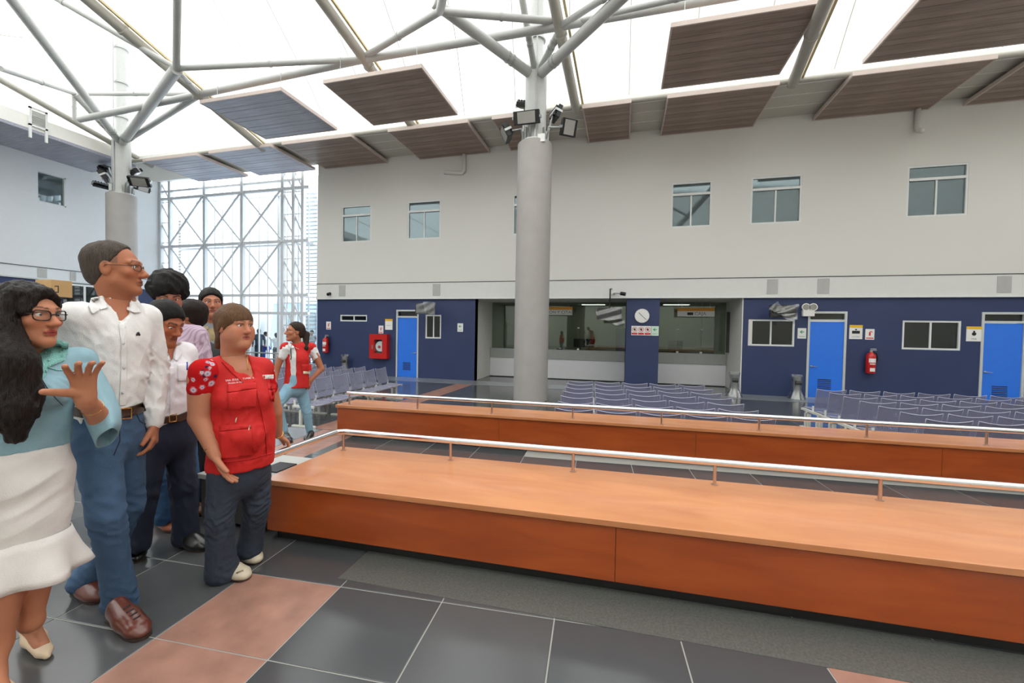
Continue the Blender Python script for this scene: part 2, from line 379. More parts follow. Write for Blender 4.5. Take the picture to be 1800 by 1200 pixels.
# rooms behind the windows: plain dark boxes
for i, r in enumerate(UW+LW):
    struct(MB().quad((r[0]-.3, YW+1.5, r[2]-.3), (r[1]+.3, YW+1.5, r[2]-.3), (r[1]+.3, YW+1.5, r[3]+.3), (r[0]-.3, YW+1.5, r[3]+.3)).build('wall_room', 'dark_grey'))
def window(i, r, split, transom, glass, label, frame='frame_white', y=YW):
    x0, x1, z0, z1 = r; t = .05; zt = z1-(z1-z0)*.26 if transom else z1
    w_ = bpy.data.objects.new('window_%d' % i, None); COL.objects.link(w_); w_.location = (x0, y, z0); w_['kind'] = 'structure'; w_['label'] = label
    fb = MB().box(x0, x0+t, y+.01, y+.09, z0, z1).box(x1-t, x1, y+.01, y+.09, z0, z1).box(x0+t, x1-t, y+.01, y+.09, z0, z0+t).box(x0+t, x1-t, y+.01, y+.09, z1-t, z1)
    if transom: fb.box(x0+t, x1-t, y, y+.1, zt-.045, zt+.03)
    fb.build('window_frame', frame, w_)
    n = split; xa = x0+t; wd = (x1-x0-2*t)/n
    for k in range(n):
        MB().box(xa+k*wd+(.02 if k else 0), xa+(k+1)*wd-(.02 if k < n-1 else 0), y+.055, y+.065, z0+t, (zt-.045 if transom else z1-t)).build('pane', glass, w_)
        if k: MB().box(xa+k*wd-.022, xa+k*wd+.022, y+.03, y+.08, z0+t, (zt-.045 if transom else z1-t)).build('mullion', frame, w_)
    if transom: MB().box(x0+t, x1-t, y+.055, y+.065, zt+.03, z1-t).build('pane', glass, w_)
    return w_
names = ['first small upper window next to the glass facade', 'second upper window from the glass facade', 'upper window mostly hidden by the concrete column', 'upper window right of the concrete column', 'second upper window right of the column', 'large upper window at the far right']
for i, r in enumerate(UW): window(i+1, r, 2, True, 'window_blue', names[i])
for i, (r, nm) in enumerate(zip(LW, ['narrow strip window in the blue wall above the chairs', 'tall two-pane window right of the left blue door', 'two-pane window under the wrapped right screen', 'wide two-pane window between the two right doors'])): window(i+7, r, 2, False, 'window_dark', nm)
# ---- doors
def door(i, r, hinge_right, label):
    x0, x1, z0, z1 = r; t = .06; zt = z1-.30
    d = bpy.data.objects.new('door_%d' % i, None); COL.objects.link(d); d.location = (x0, YW, z0); d['kind'] = 'structure'; d['label'] = label
    MB().box(x0, x0+t, YW-.02, YW+.12, z0, z1).box(x1-t, x1, YW-.02, YW+.12, z0, z1).box(x0+t, x1-t, YW-.02, YW+.12, z1-t, z1).box(x0+t, x1-t, YW-.015, YW+.12, zt, zt+.06).build('door_frame', 'frame_alu', d)
    MB().box(x0+t, x1-t, YW+.05, YW+.06, zt+.06, z1-t).build('pane', 'window_dark', d)
    lf = MB().box(x0+t+.004, x1-t-.004, YW+.01, YW+.05, z0+.01, zt-.004).build('door_leaf', 'door_blue', d, bevel=.003)
    xa = (x0+x1)/2-.02; wv = (x1-x0)*.17
    for k in range(6):
        MB().box(xa-wv, xa+wv, YW-.004, YW+.012, z0+.28+k*.055, z0+.285+k*.055+.02, Matrix.Identity(4)).build('louvre', 'wall_blue', lf, off=W0(d))
    xh = x1-t-.07 if not hinge_right else x0+t+.07; s = -1 if not hinge_right else 1
    hb = MB().tube((xh, YW-.01, z0+.95), (xh, YW+.012, z0+.95), .028).tube((xh, YW-.045, z0+.95), (xh, YW-.008, z0+.95), .011).tube((xh, YW-.045, z0+.95), (xh+s*.14, YW-.045, z0+.94), .011, .009)
    hb.build('door_handle', 'galvanised', lf, smooth=True, off=W0(d))
door(1, D[0], False, 'bright blue door left of the counter bay'); door(2, D[1], True, 'bright blue door right of the counter bay'); door(3, D[2], True, 'bright blue door at the right edge')
# ---- counter bay
YC = 16.2
zc0, zc1, zc2 = pY(965, 664, YC).z, pY(965, 631, YC).z, pY(965, 614, YC).z
struct(MB().box(RX0-.3, RX0, YW+.001, 18.6, ZL, ZBLUE+.3).build('wall_bay_left', 'wall_white')); struct(MB().box(RX1, RX1+.3, YW+.001, 18.6, ZL, ZBLUE+.3).build('wall_bay_right', 'wall_white'))
struct(MB().box(RX0, RX1, YW+.31, 18.6, ZBLUE+.005, ZBLUE+.2).build('ceiling_bay', 'wall_white'))
struct(MB().box(RX0, RX1, 18.3, 18.6, ZL, ZBLUE).build('wall_bay_rear', 'room_wall'))
struct(MB().box(PX0, PX1, YW, YC+.3, ZL, ZBLUE).build('pillar_blue', 'wall_blue'))
for nm, a, b, lab in (('service_counter', RX0, PX0, 'white service counter with grey upper band left of the blue pillar'), ('service_counter', PX1, RX1, 'white service counter with grey upper band under the cashier sign')):
    c = thing(nm, lab, 'counter', (a, YC, ZL), 'service counters')
    MB().box(a+.01, b-.01, YC, YC+.5, zc0, zc1).build('front_panel', 'counter_white', c, bevel=.004)
    MB().box(a+.01, b-.01, YC-.03, YC+.55, zc1+.001, zc2).build('upper_band', 'counter_grey', c, bevel=.006)
    MB().box(a+.02, b-.02, YC+.08, YC+.45, ZL, zc0-.001).build('plinth', 'counter_grey', c)
    n = 3; wd = (b-a-.02)/n
    g = thing('counter_glass', 'greenish glass screen standing on the counter '+('left of' if a < 0 else 'right of')+' the blue pillar', 'glass screen', (a, YC+.2, zc2), 'counter glass screens')
    for k in range(n):
        MB().box(a+.01+k*wd+.004, a+.01+(k+1)*wd-.004, YC+.2, YC+.21, zc2+.001, ZBLUE-.01).build('pane', 'glass_counter', g)
        if k:
            MB().box(a+k*wd-.03, a+k*wd+.05, YC+.185, YC+.225, zc2+.001, zc2+.06).box(a+k*wd-.03, a+k*wd+.05, YC+.185, YC+.225, zc2+.85, zc2+.89).build('clip', 'frame_white', g)
# ceiling lights of the office behind the glass
for x in (-3.6, -1.2, 2.0):
    t = thing('office_light', 'flat white ceiling light in the office behind the counter glass, '+{-3.6: 'leftmost', -1.2: 'middle', 2.0: 'behind the cashier glass'}[x], 'ceiling light', (x, 17.4, ZBLUE-.03), 'office ceiling lights')
    MB().box(x-.5, x+.5, 17.2, 17.6, ZBLUE-.03, ZBLUE+.004).build('housing', 'sign_white', t); MB().box(x-.47, x+.47, 17.23, 17.57, ZBLUE-.034, ZBLUE-.031).build('diffuser', 'office_glow', t)
# things on the desks behind the glass
for px, lab in ((1020, 'dark computer monitor behind the left glass screen'), (1035, 'second dark monitor behind the left glass screen'), (1187, 'dark monitor behind the cashier glass'),):
    p = pY(px, 604, YC+.6); t = thing('monitor', lab, 'monitor', (p.x, YC+.6, zc2), 'counter monitors')
    MB().box(p.x-.26, p.x+.26, YC+.58, YC+.61, zc2+.1, zc2+.44).build('screen', 'black_metal', t, bevel=.006); MB().tube((p.x, YC+.62, zc2+.012), (p.x, YC+.62, zc2+.12), .025).build('neck', 'black_metal', t); MB().box(p.x-.12, p.x+.12, YC+.53, YC+.72, zc2+.001, zc2+.014).build('foot', 'black_metal', t)
p = pY(984, 611, YC+.1); t = thing('card_terminal', 'small dark card terminal on the counter by the column', 'terminal', (p.x, YC+.1, zc2))
MB().box(p.x-.12, p.x+.12, YC+.04, YC+.16, zc2+.001, zc2+.05).build('body', 'black_metal', t, bevel=.006); MB().box(p.x-.03, p.x+.05, YC+.05, YC+.12, zc2+.051, zc2+.065).build('paper', 'sign_white', t)
p = pY(1090, 585, 18.28); q = pY(1118, 612, 18.28); a = pY(1083, 575, 18.28)
struct(MB().box(a.x, a.x+.75, 18.22, 18.3, ZL, ZL+2.05).build('door_4', 'wall_blue'))
# hanging counter signs
def bay_sign(px0, py0, px1, py1, text, icon, label):
    a, b = pY(px0, py0, YC-.3), pY(px1, py1, YC-.3); t = thing('hanging_sign', label, 'sign', ((a.x+b.x)/2, YC-.3, b.z), 'counter signs'); zm = a.z-(a.z-b.z)*.36; y = YC-.3
    MB().box(a.x, b.x, y, y+.03, b.z, zm-.001).build('board', 'sign_white', t); MB().box(a.x, b.x, y, y+.03, zm, a.z).build('header', 'sign_orange', t)
    for x in (a.x+.15, b.x-.15): MB().tube((x, y+.015, a.z), (x, y+.015, ZBLUE+.004), .006, seg=6).build('cord', 'galvanised', t)
    zc = (b.z+zm)/2
    if icon: MB().box(a.x+(b.x-a.x)*.27, a.x+(b.x-a.x)*.43, y-.004, y, zc-.05, zc+.05).build('icon', 'ink_black', t)
    wall_text('lettering', text, .17, 'print_grey', t, a.x+(b.x-a.x)*(.62 if icon else .52), y-.002, zc)
bay_sign(940, 539, 1006, 553.5, 'ADMISIÓN Y CITAS', False, 'white and orange hanging sign half hidden behind the column')
bay_sign(1191, 541, 1256, 556.5, 'CAJA', True, 'white and orange hanging sign reading CAJA right of the clock')
# ---- wall clock
c = wx(1128.5, 555); t = thing('wall_clock', 'round white wall clock on the blue pillar', 'clock', (c.x, YW, c.z)); rr = .235
MB().tube((c.x, YW-.001, c.z), (c.x, YW-.05, c.z), rr, seg=40).build('rim', 'galvanised', t, smooth='auto')
MB().tube((c.x, YW-.051, c.z), (c.x, YW-.053, c.z), rr*.95, seg=40).build('dial', 'sign_white', t, smooth='auto')
for ang, L, wd in ((math.radians(135), .15, .008), (math.radians(-42), .19, .006)):
    MB().tube((c.x-.03*math.cos(ang), YW-.058, c.z-.03*math.sin(ang)), (c.x+L*math.cos(ang), YW-.058, c.z+L*math.sin(ang)), wd, seg=6).build('hand', 'ink_black', t)
for k in range(12):
    an = k*PI/6; MB().tube((c.x+rr*.8*math.cos(an), YW-.0535, c.z+rr*.8*math.sin(an)), (c.x+rr*.9*math.cos(an), YW-.0535, c.z+rr*.9*math.sin(an)), .004, seg=4).build('hour_mark', 'print_grey', t)
# ---- signs on the blue wall
def plate(px0, py0, px1, py1, label, mat='sign_white', name='wall_sign', group='signs on the blue wall'):
    a, b = wx(px0, py0), wx(px1, py1); t = thing(name, label, 'sign', ((a.x+b.x)/2, YW, b.z), group)
    MB().box(a.x, b.x, YW-.018, YW-.002, b.z, a.z).build('board', mat, t); return t, a.x, b.x, b.z, a.z
def arrow(t, xc, zc, s, y=YW-.0205):
    b = len([]); m_ = MB(); m_.box(xc-s*.5, xc+s*.9, y-.001, y+.002, zc-s*.17, zc+s*.17)
    P = [(xc-s, zc), (xc-s*.1, zc+s*.75), (xc+s*.3, zc+s*.75), (xc-s*.45, zc), (xc+s*.3, zc-s*.75), (xc-s*.1, zc-s*.75)]
    m_.quad(*[(x, y-.0012, z) for x, z in P[:4]]); m_.quad(*[(x, y-.0012, z) for x, z in (P[0], P[3], P[4], P[5])]); m_.build('arrow', 'sign_green', t)
def extinguisher_icon(t, xc, zc, s, y=YW-.0205):
    MB().box(xc-s*.35, xc+s*.25, y-.001, y+.002, zc-s*.9, zc+s*.6).box(xc-s*.1, xc+s*.8, y-.001, y+.002, zc+s*.68, zc+s*.95).box(xc+s*.6, xc+s*.8, y-.001, y+.002, zc+s*.3, zc+s*.68).build('pictogram', 'sign_red', t)
for args in ((804.5, 568, 814, 583, 'SALIDA', 'white exit sign with green arrow left of the counter bay'), (1402, 576.5, 1416.5, 595, 'SALIDA', 'white exit sign with green arrow between window and right blue door'), (1145, 573, 1157.5, 590, 'SALIDA', 'pale green exit arrow sign under the clock')):
    t, x0, x1, z0, z1 = plate(*args[:4], args[5], 'sign_pale_green' if args[0] == 1145 else 'sign_white'); s = (x1-x0)*.28
    arrow(t, (x0+x1)/2, z0+(z1-z0)*.64, s); wall_text('lettering', args[4], (x1-x0)*.2, 'sign_green', t, (x0+x1)/2, YW-.0195, z0+(z1-z0)*.2)
t, x0, x1, z0, z1 = plate(1110, 572.5, 1144, 589.5, 'white panel of three red prohibition signs under the clock')
for k in range(3):
    cx = x0+(x1-x0)*(k+.5)/3; cz = z0+(z1-z0)*.62; r_ = (x1-x0)*.135
    ring = MB(); ring.loft([ring.ring((cx, YW-.0205, cz), (0, 1, 0), r_, 24), ring.ring((cx, YW-.0205, cz), (0, 1, 0), r_*.84, 24)], False); ring.tube((cx-r_*.65, YW-.0215, cz+r_*.65), (cx+r_*.65, YW-.0215, cz-r_*.65), r_*.07, seg=4); ring.build('prohibition_ring', 'sign_red', t)
    MB().box(cx-r_*.55, cx+r_*.5, YW-.0198, YW-.0185, cz-r_*.12, cz+r_*.14).box(cx-r_*.2, cx+r_*.25, YW-.0198, YW-.0185, cz-r_*.5, cz+r_*.5).build('pictogram', 'ink_black', t)
    MB().box(cx-r_*1.1, cx+r_*1.1, YW-.0205, YW-.0185, z0+(z1-z0)*.07, z0+(z1-z0)*.27).build('caption_bar', 'sign_red', t)
for a in ((574, 565, 582, 579, 'white fire extinguisher sign above the extinguisher by the glass facade'), (666, 572, 674, 586, 'white fire hose sign above the red hose cabinet'), (1521, 578, 1536, 597, 'white fire extinguisher sign right of the middle blue door')):
    t, x0, x1, z0, z1 = plate(*a); extinguisher_icon(t, (x0+x1)/2, z0+(z1-z0)*.58, (x1-x0)*.32); MB().box(x0+.02, x1-.02, YW-.0205, YW-.0185, z0+.03, z0+.06).build('caption_bar', 'sign_red', t)
for a in ((677.5, 560.5, 690, 579.5, 'MÓDULO', 0, 'white and yellow room sign left of the first blue door'), (1493, 571, 1515, 596, 'LACTARIO', 1, 'white and yellow room sign with black pictogram right of the middle blue door'), (1698.5, 573.5, 1724, 600, 'TRIAJE', 2, 'white and yellow room sign with a figure left of the rightmost blue door')):
    t, x0, x1, z0, z1 = plate(*a[:4], a[6]); MB().box(x0, x1, YW-.0205, YW-.0185, z1-(z1-z0)*.19, z1).build('header', 'sign_yellow', t)
    xc, zc, s = (x0+x1)/2, z0+(z1-z0)*.5, (x1-x0)
    if a[5] == 1: MB().box(xc-s*.3, xc+s*.3, YW-.0205, YW-.0185, zc-s*.14, zc+s*.12).tube((xc, YW-.0185, zc+s*.22), (xc, YW-.021, zc+s*.22), s*.07, seg=12).build('pictogram', 'ink_black', t)
    if a[5] == 2: MB().tube((xc, YW-.0185, zc+s*.2), (xc, YW-.021, zc+s*.2), s*.07, seg=12).tube((xc, YW-.0185, zc), (xc, YW-.021, zc), s*.15, seg=12).build('pictogram', 'ink_black', t)
    wall_text('lettering', a[4], s*.13, 'print_grey', t, xc, YW-.0195, z0+(z1-z0)*(.16 if a[5] else .4))
# ---- extinguishers, hose cabinet, emergency lamp
def extinguisher(px, py0, py1, label):
    p, q = wx(px, py0), wx(px, py1); t = thing('fire_extinguisher', label, 'extinguisher', (p.x, YW-.16, q.z), 'fire extinguishers'); h = p.z-q.z; x, y = p.x, YW-.13; r = h*.165
    MB().lathe([(r*.9, 0), (r, .02), (r, h*.68), (r*.86, h*.76), (r*.4, h*.83), (r*.3, h*.86)], (x, y, q.z), 20).build('cylinder', 'red_paint', t, smooth='auto')
    MB().tube((x, y, q.z+h*.86), (x, y, q.z+h*.92), r*.32).box(x-r*.2, x+r*1.1, y-.015, y+.015, q.z+h*.92, q.z+h*.95).box(x-r*.2, x+r*1.0, y-.012, y+.012, q.z+h*.97, q.z+h).build('valve_handle', 'galvanised', t)
    MB().path([(x+r*.3, y, q.z+h*.88), (x+r*1.2, y, q.z+h*.8), (x+r*1.35, y, q.z+h*.6), (x+r*1.15, y, q.z+h*.42)], .016).build('hose', 'black_metal', t, smooth=True)
    lb = MB()
    for z0_, z1_, hw in ((.44, .6, .8), (.36, .4, .6), (.08, .22, .55)):
        lb.grid(lambda u, v, z0_=z0_, z1_=z1_, hw=hw: (x+r*1.015*math.sin((u-.5)*2*hw), y-r*1.015*math.cos((u-.5)*2*hw), q.z+h*(z0_+(z1_-z0_)*v)), 6, 1)
    lb.build('paper_label', 'sign_white', t); MB().box(x-.04, x+.04, y+r*.8, YW-.002, q.z+h*.55, q.z+h*.62).build('bracket', 'galvanised', t)
extinguisher(576.5, 588, 619, 'red fire extinguisher on the blue wall by the glass facade'); extinguisher(1527, 612, 655, 'red fire extinguisher right of the middle blue door')
a, b = wx(655, 587), wx(685, 630); t = thing('hose_cabinet', 'red fire hose cabinet with glass front left of the first door', 'cabinet', ((a.x+b.x)/2, YW-.2, b.z))
MB().box(a.x, b.x, YW-.2, YW-.19, b.z, a.z).build('back_plate', 'red_paint', t) if 0 else None
g = (b.x-a.x)*.27; gz = (a.z-b.z)*.22
MB().box(a.x, a.x+g, YW-.22, YW-.002, b.z, a.z).box(b.x-g, b.x, YW-.22, YW-.002, b.z, a.z).box(a.x+g, b.x-g, YW-.22, YW-.002, b.z, b.z+gz).box(a.x+g, b.x-g, YW-.22, YW-.002, a.z-gz, a.z).build('case', 'red_paint', t)
MB().box(a.x+g, b.x-g, YW-.03, YW-.002, b.z+gz, a.z-gz).build('inner_back', 'dark_grey', t)
cx, cz = (a.x+b.x)/2+.05, (a.z+b.z)/2; MB().tube((cx, YW-.15, cz), (cx, YW-.05, cz), .2, seg=20).build('hose_reel', 'sign_white', t, smooth='auto'); MB().tube((cx-.03, YW-.17, cz-.02), (cx-.03, YW-.151, cz-.02), .06).build('reel_hub', 'red_paint', t)
MB().box(a.x+g, b.x-g, YW-.2, YW-.195, b.z+gz, a.z-gz).build('pane', 'glass_clear', t); MB().box(a.x+g*.6, a.x+g*.75, YW-.24, YW-.22, cz-.1, cz+.04).build('latch', 'galvanised', t)
a, b = wx(1409, 545), wx(1429, 556); t = thing('emergency_lamp', 'white twin-head emergency lamp above the middle blue door', 'lamp', ((a.x+b.x)/2, YW-.1, b.z))
MB().box(a.x, b.x, YW-.12, YW-.002, b.z, a.z).build('battery_box', 'sign_white', t, bevel=.01)
for px in (1414, 1426.5):
    c = wx(px, 540); h_ = MB().lathe([(.05, 0), (.11, .05), (.115, .09)], (0, 0, 0), 16); hd = h_.build('lamp_head', 'sign_white', t, smooth='auto', off=(0, 0, 0)); hd.data.transform(Matrix.Translation(Vector((c.x, YW-.04, c.z))-W0(t)) @ Matrix.Rotation(PI/2, 4, 'X'))
    MB().tube((c.x, YW-.132, c.z), (c.x, YW-.136, c.z), .09, seg=16).build('lens', 'lamp_glass', t)
# ---- screens wrapped in plastic
def crumple(a, b, c, d, depth, n=14, seed=1):
    rg = np.random.default_rng(seed); ph = rg.uniform(0, 6.28, (6, 3)); fq = rg.uniform(3, 11, (6, 2))
    A, B, C_, D_ = (Vector(p) for p in (a, b, c, d))
    def fn(u, v):
        p = A.lerp(B, u).lerp(D_.lerp(C_, u), v); k = sum(math.sin(fq[i][0]*u+fq[i][1]*v+ph[i][0]) for i in range(6))/6
        return p+Vector((k*depth*.3, -depth*.5-k*depth, k*depth*.4))
    return MB().grid(fn, n, n)
def screen(px0, py0, px1, py1, y, arm, label, wrap, tilt=.12):
    a, b = pY(px0, py0, y), pY(px1, py1, y); cx, cz = (a.x+b.x)/2, (a.z+b.z)/2; t = thing('wrapped_screen', label, 'screen', (cx, y, b.z), 'television screens still in plastic')
    m_ = Matrix.Translation((cx, y, cz)) @ Matrix.Rotation(-tilt, 4, 'X'); hw, hh = (b.x-a.x)/2, (a.z-b.z)/2
    MB().box(-hw, hw, -.04, .04, -hh, hh, m_).build('case', 'black_metal', t); MB().box(-hw+.03, hw-.03, -.046, -.04, -hh+.03, hh-.03, m_).build('display', 'window_dark', t)
    for k in arm: MB().path(k, .022).build('bracket', 'black_metal', t)
    for j, q in enumerate(wrap): crumple(*[pY(x_, y_, y-.12-.04*j) for x_, y_ in q], .05, 14, j+int(px0)).build('plastic_cover', 'plastic_wrap', t, smooth=True)
pt = wx(1075, 519); s0 = pY(1072, 538, YW-.5)
screen(1050, 541, 1092, 561.5, YW-.5, [[(pt.x, YW-.06, ZBLUE+.3), (s0.x, YW-.5, ZBLUE+.25), (s0.x, YW-.5, s0.z-.1)]], 'dark screen in torn plastic hanging in front of the left counter', [[(1047, 540), (1094, 540), (1093, 562), (1049, 562)], [(1060, 560), (1098, 561), (1098, 573), (1082, 572)]])
c = wx(1376, 548); screen(1353, 536, 1398, 558, YW-.5, [[(c.x, YW-.001, c.z), (c.x, YW-.5, c.z)]], 'screen in crumpled clear plastic above the right two-pane window', [[(1350, 540), (1403, 534), (1402, 562), (1368, 552)], [(1351, 541), (1367, 529), (1380, 545), (1360, 549)], [(1370, 550), (1402, 551), (1397, 571), (1380, 560)]])
c = wx(748, 542); screen(731, 534, 764, 552, YW-.6, [[(c.x, YW-.001, c.z), (c.x, YW-.6, c.z)]], 'dark screen in dull plastic above the left blue door', [[(731, 533), (764, 532), (765, 552), (733, 551)], [(744, 530), (766, 531), (764, 556), (748, 552)]])
# ---- things standing along the wall, wrapped in plastic
def wrapped_bin(px, py0, py1, label, w_=.15):
    b = fl(px, py1, ZL); b.y = min(b.y, YW-.28); t = thing('wrapped_stand', label, 'stand', (b.x, b.y, ZL), 'plastic-wrapped stands along the wall'); h = pY(px, py0, b.y).z-ZL
    MB().lathe([(w_*.75, .0), (w_*.75, h*.12), (w_*.62, h*.2), (w_*.62, h*.62), (w_*.7, h*.9), (w_*.72, h*.96)], (b.x, b.y, ZL), 14).build('body', 'galvanised', t, smooth='auto')
    def fn(u, v):
        r_ = w_*(1.5-.75*min(1, v*3)+.25*max(0, v-.75)*4)*(1+.10*math.sin(u*2*PI*7+v*5)+.06*math.sin(u*2*PI*11-v*9)); return (b.x+r_*math.cos(u*2*PI), b.y+r_*math.sin(u*2*PI), ZL+.01+v*h*1.05)
    MB().grid(fn, 40, 12).build('plastic_cover', 'plastic_wrap', t, smooth=True)
    MB().tube((b.x-w_*.5, b.y-w_*.62, ZL+h*.72), (b.x+w_*.5, b.y-w_*.62, ZL+h*.72), .06).build('opening', 'dark_grey', t)
wrapped_bin(1290, 656, 697, 'plastic-wrapped steel stand at the right edge of the counter bay'); wrapped_bin(1400, 661, 701, 'plastic-wrapped steel stand left of the middle blue door'); wrapped_bin(665, 627, 650, 'plastic-wrapped stand below the red hose cabinet')

# ================================================================ ROOF AND CEILING PANELS
YE = 12.4; ZE = pY(1393, 147, YE).z
struct(MB().box(X0W-14, XR, YE+.12, YW+.02, ZP+.22, ZP+.30).build('ceiling_soffit', 'soffit_cream'))
for k in range(1, 3): struct(MB().box(X0W, XR, YE+.12+k*.6, YE+.145+k*.6, ZP+.205, ZP+.22).build('ceiling_joint', 'fascia_white'))
struct(MB().box(X0W-14, XR, YE, YE+.12, ZP+.16, ZP+.38).build('ceiling_fascia', 'fascia_white'))
eg = tag(MB().tube((XL+2.6, YE-.08, ZP+.16), (XR, YE-.08, ZP+.16), .07).build('eave_pipe', 'steel_beige', smooth='auto'), 'long white eave pipe along the roof edge above the back wall', 'pipe')
C1 = Vector((fl(932, 702, ZL).x, fl(932, 702, ZL).y, ZL)); ZC = pY(938, 255, C1.y).z
c2 = fl(214, 343, ZC); C2 = Vector((c2.x, c2.y, ZL))
def zmem(x, y):
    e = min(YE+.25-y, x-(XL+2.2)); e = max(0, e)
    z = ZE+.32+.85*min(e, 5)+.05*max(0, e-5)
    for c in (C1, C2): z += 4.5*math.exp(-math.hypot(x-c.x, y-c.y)/2.4)*min(1, e/.8)
    return z+.10*math.cos((x-C1.x)*2*PI/6.2)*min(1, e)
mm = MB(); NX, NY = 120, 72
mm.grid(lambda u, v: (XL+2.2+(XR+2-XL-2.2)*u, YB-1+(YE+.25-YB+1)*v, zmem(XL+2.2+(XR+2-XL-2.2)*u, YB-1+(YE+.25-YB+1)*v)), NX, NY)
struct(mm.build('ceiling_membrane', 'membrane', smooth=True))
struct(MB().quad((X0W-14, YE+.2, ZE+.35), (XR+2, YE+.2, ZE+.35), (XR+2, YW+.6, ZE+.35), (X0W-14, YW+.6, ZE+.35)).build('ceiling_roof_deck', 'fascia_white'))
struct(MB().quad((XL-.3, YB-1, ZE+.36), (XL+2.3, YB-1, ZE+.36), (XL+2.3, YF, ZE+.36), (XL-.3, YF, ZE+.36)).build('ceiling_roof_left', 'fascia_white'))
# side and front walls
wl = [pX(66.7, 300, XL), pX(115.7, 312, XL), pX(66.7, 353, XL)]
lwin = [wl[0].y, wl[1].y, wl[2].z, wl[0].z]
ZLB = pX(0, 485, XL).z; ZLL = pX(0, 462, XL).z
wall_holes('wall_left', 'wall_left_white', YB, YF, ZLB, ZE+.5, [lwin], XL, XL-.3, 'X')
struct(MB().box(XL-.3, XL, YB, YF, ZL, ZLB).build('wall_left_lower', 'wall_blue'))
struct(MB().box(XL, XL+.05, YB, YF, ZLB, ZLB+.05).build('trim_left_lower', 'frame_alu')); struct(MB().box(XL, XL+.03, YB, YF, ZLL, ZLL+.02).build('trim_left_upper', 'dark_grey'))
for px in (66, 123, 153):
    a = pX(px, 480, XL); b = pX(px+(16 if px < 100 else 10), 482, XL)
    tag(MB().box(XL, XL+.02, a.y, b.y, ZLB+.08, ZLL-.03).build('air_vent', 'vent_grey'), 'grey ventilation plate on the left wall '+{66: 'above the carton', 123: 'left of the tall man', 153: 'behind the tall man'}[px], 'vent', 'vents in the left wall band')
lw = bpy.data.objects.new('window_11', None); COL.objects.link(lw); lw.location = (XL, lwin[0], lwin[2]); lw['kind'] = 'structure'
MB().box(XL-.1, XL-.09, lwin[0], lwin[1], lwin[2], lwin[3]).build('pane', 'window_blue', lw)
MB().box(XL-.12, XL+.01, lwin[1]-.06, lwin[1], lwin[2], lwin[3]).box(XL-.12, XL+.01, lwin[0], lwin[1], lwin[3]-.04, lwin[3]).box(XL-.12, XL+.01, lwin[0], lwin[1], lwin[2], lwin[2]+.03).build('window_frame', 'frame_alu', lw)
a = pX(132, 502, XL); b = pX(150, 512, XL); lw = bpy.data.objects.new('window_12', None); COL.objects.link(lw); lw.location = (XL, a.y, .6); lw['kind'] = 'structure'
MB().box(XL+.001, XL+.03, a.y-.4, b.y+.6, .6, ZLB-.12).build('pane', 'window_dark', lw); MB().box(XL+.001, XL+.06, a.y+.25, a.y+.32, .6, ZLB-.12).box(XL+.001, XL+.06, a.y-.4, b.y+.6, ZLB-.12, ZLB-.04).build('window_frame', 'frame_white', lw)
struct(MB().box(XR, XR+.3, YB, YW+.3, ZL, ZE+7).build('wall_right', 'wall_white')); struct(MB().box(XL, XR, YB-.3, YB, ZL, ZE+7).build('wall_front', 'wall_white'))
# left soffit, fascia, grille and eave pipe
XS = fl(0, 211, ZP).x-.1
struct(MB().box(XL, XS, YB, YE+.1, ZP, ZP+.1).build('ceiling_left_soffit', 'panel_blue_wood')); struct(MB().box(XS-.08, XS, YB, YE+.1, ZP+.1, ZE+.4).build('ceiling_left_fascia', 'fascia_white'))
e0, e1 = pX(0, 140, XS+.25), pX(268, 292, XS+.25); d_ = (e1-e0).normalized()
tag(MB().tube(e0-d_*6, e1, .10).build('eave_pipe', 'steel_beige', smooth='auto'), 'white eave pipe sloping along the left roof edge', 'pipe')
a, b = pX(50, 186, XS+.02), pX(83, 231, XS+.02); t = thing('air_grille', 'white louvred air grille hanging at the left roof edge', 'grille', (XS, a.y, b.z))
MB().box(XS-.0, XS+.06, a.y, a.y+.06, b.z-.4, a.z).box(XS, XS+.06, b.y-.06, b.y, b.z-.4, a.z).box(XS, XS+.06, a.y, b.y, a.z-.06, a.z).box(XS, XS+.06, a.y, b.y, b.z, b.z+.06).build('frame', 'frame_white', t)
nsl = 9
for k in range(nsl): z = b.z+.08+k*(a.z-b.z-.16)/nsl; MB().box(XS+.005, XS+.045, a.y+.06, b.y-.06, z, z+(a.z-b.z-.16)/nsl*.7).build('slat', 'vent_grey', t)
# wooden ceiling panels made of planks
pm = {}
def wood_panel(x0, x1, y0, y1, blue, label, grp):
    t = thing('ceiling_panel', label, 'ceiling panel', (x0, y0, ZP), grp); th = .10; e = .035; n = 12; wd = (y1-y0-2*e)/n
    MB().box(x0, x1, y0, y0+e, ZP, ZP+th).box(x0, x1, y1-e, y1, ZP, ZP+th).box(x0, x0+e, y0+e, y1-e, ZP, ZP+th).box(x1-e, x1, y0+e, y1-e, ZP, ZP+th).build('edge_frame', 'pale_edge', t)
    MB().box(x0+e, x1-e, y0+e, y1-e, ZP+.03, ZP+th-.002).build('backing', 'panel_wood_b', t)
    for k in range(n):
        mt = ('panel_blue_wood' if blue else ('panel_wood', 'panel_wood_b')[k % 2]); key = (mt, round(x1-x0, 2), round(wd, 3))
        if key not in pm:
            o = MB().box(0, x1-x0-2*e-.004, .004, wd-.004, 0, .02).build('plank', mt, bevel=.003); pm[key] = o.data; bpy.data.objects.remove(o)
        o = bpy.data.objects.new('plank', pm[key]); COL.objects.link(o); o.parent = t; o.location = (e+.002, e+k*wd, .004+.003*((k*5) % 3))
    for x in (x0+.3, x1-.3):
        for y in (y0+.3, y1-.3): MB().tube((x, y, ZP+th), (x, y, min(zmem(x, y)-.05, ZP+.9) if y < YE else ZP+.22), .008, seg=5).build('hanger_rod', 'galvanised', t)
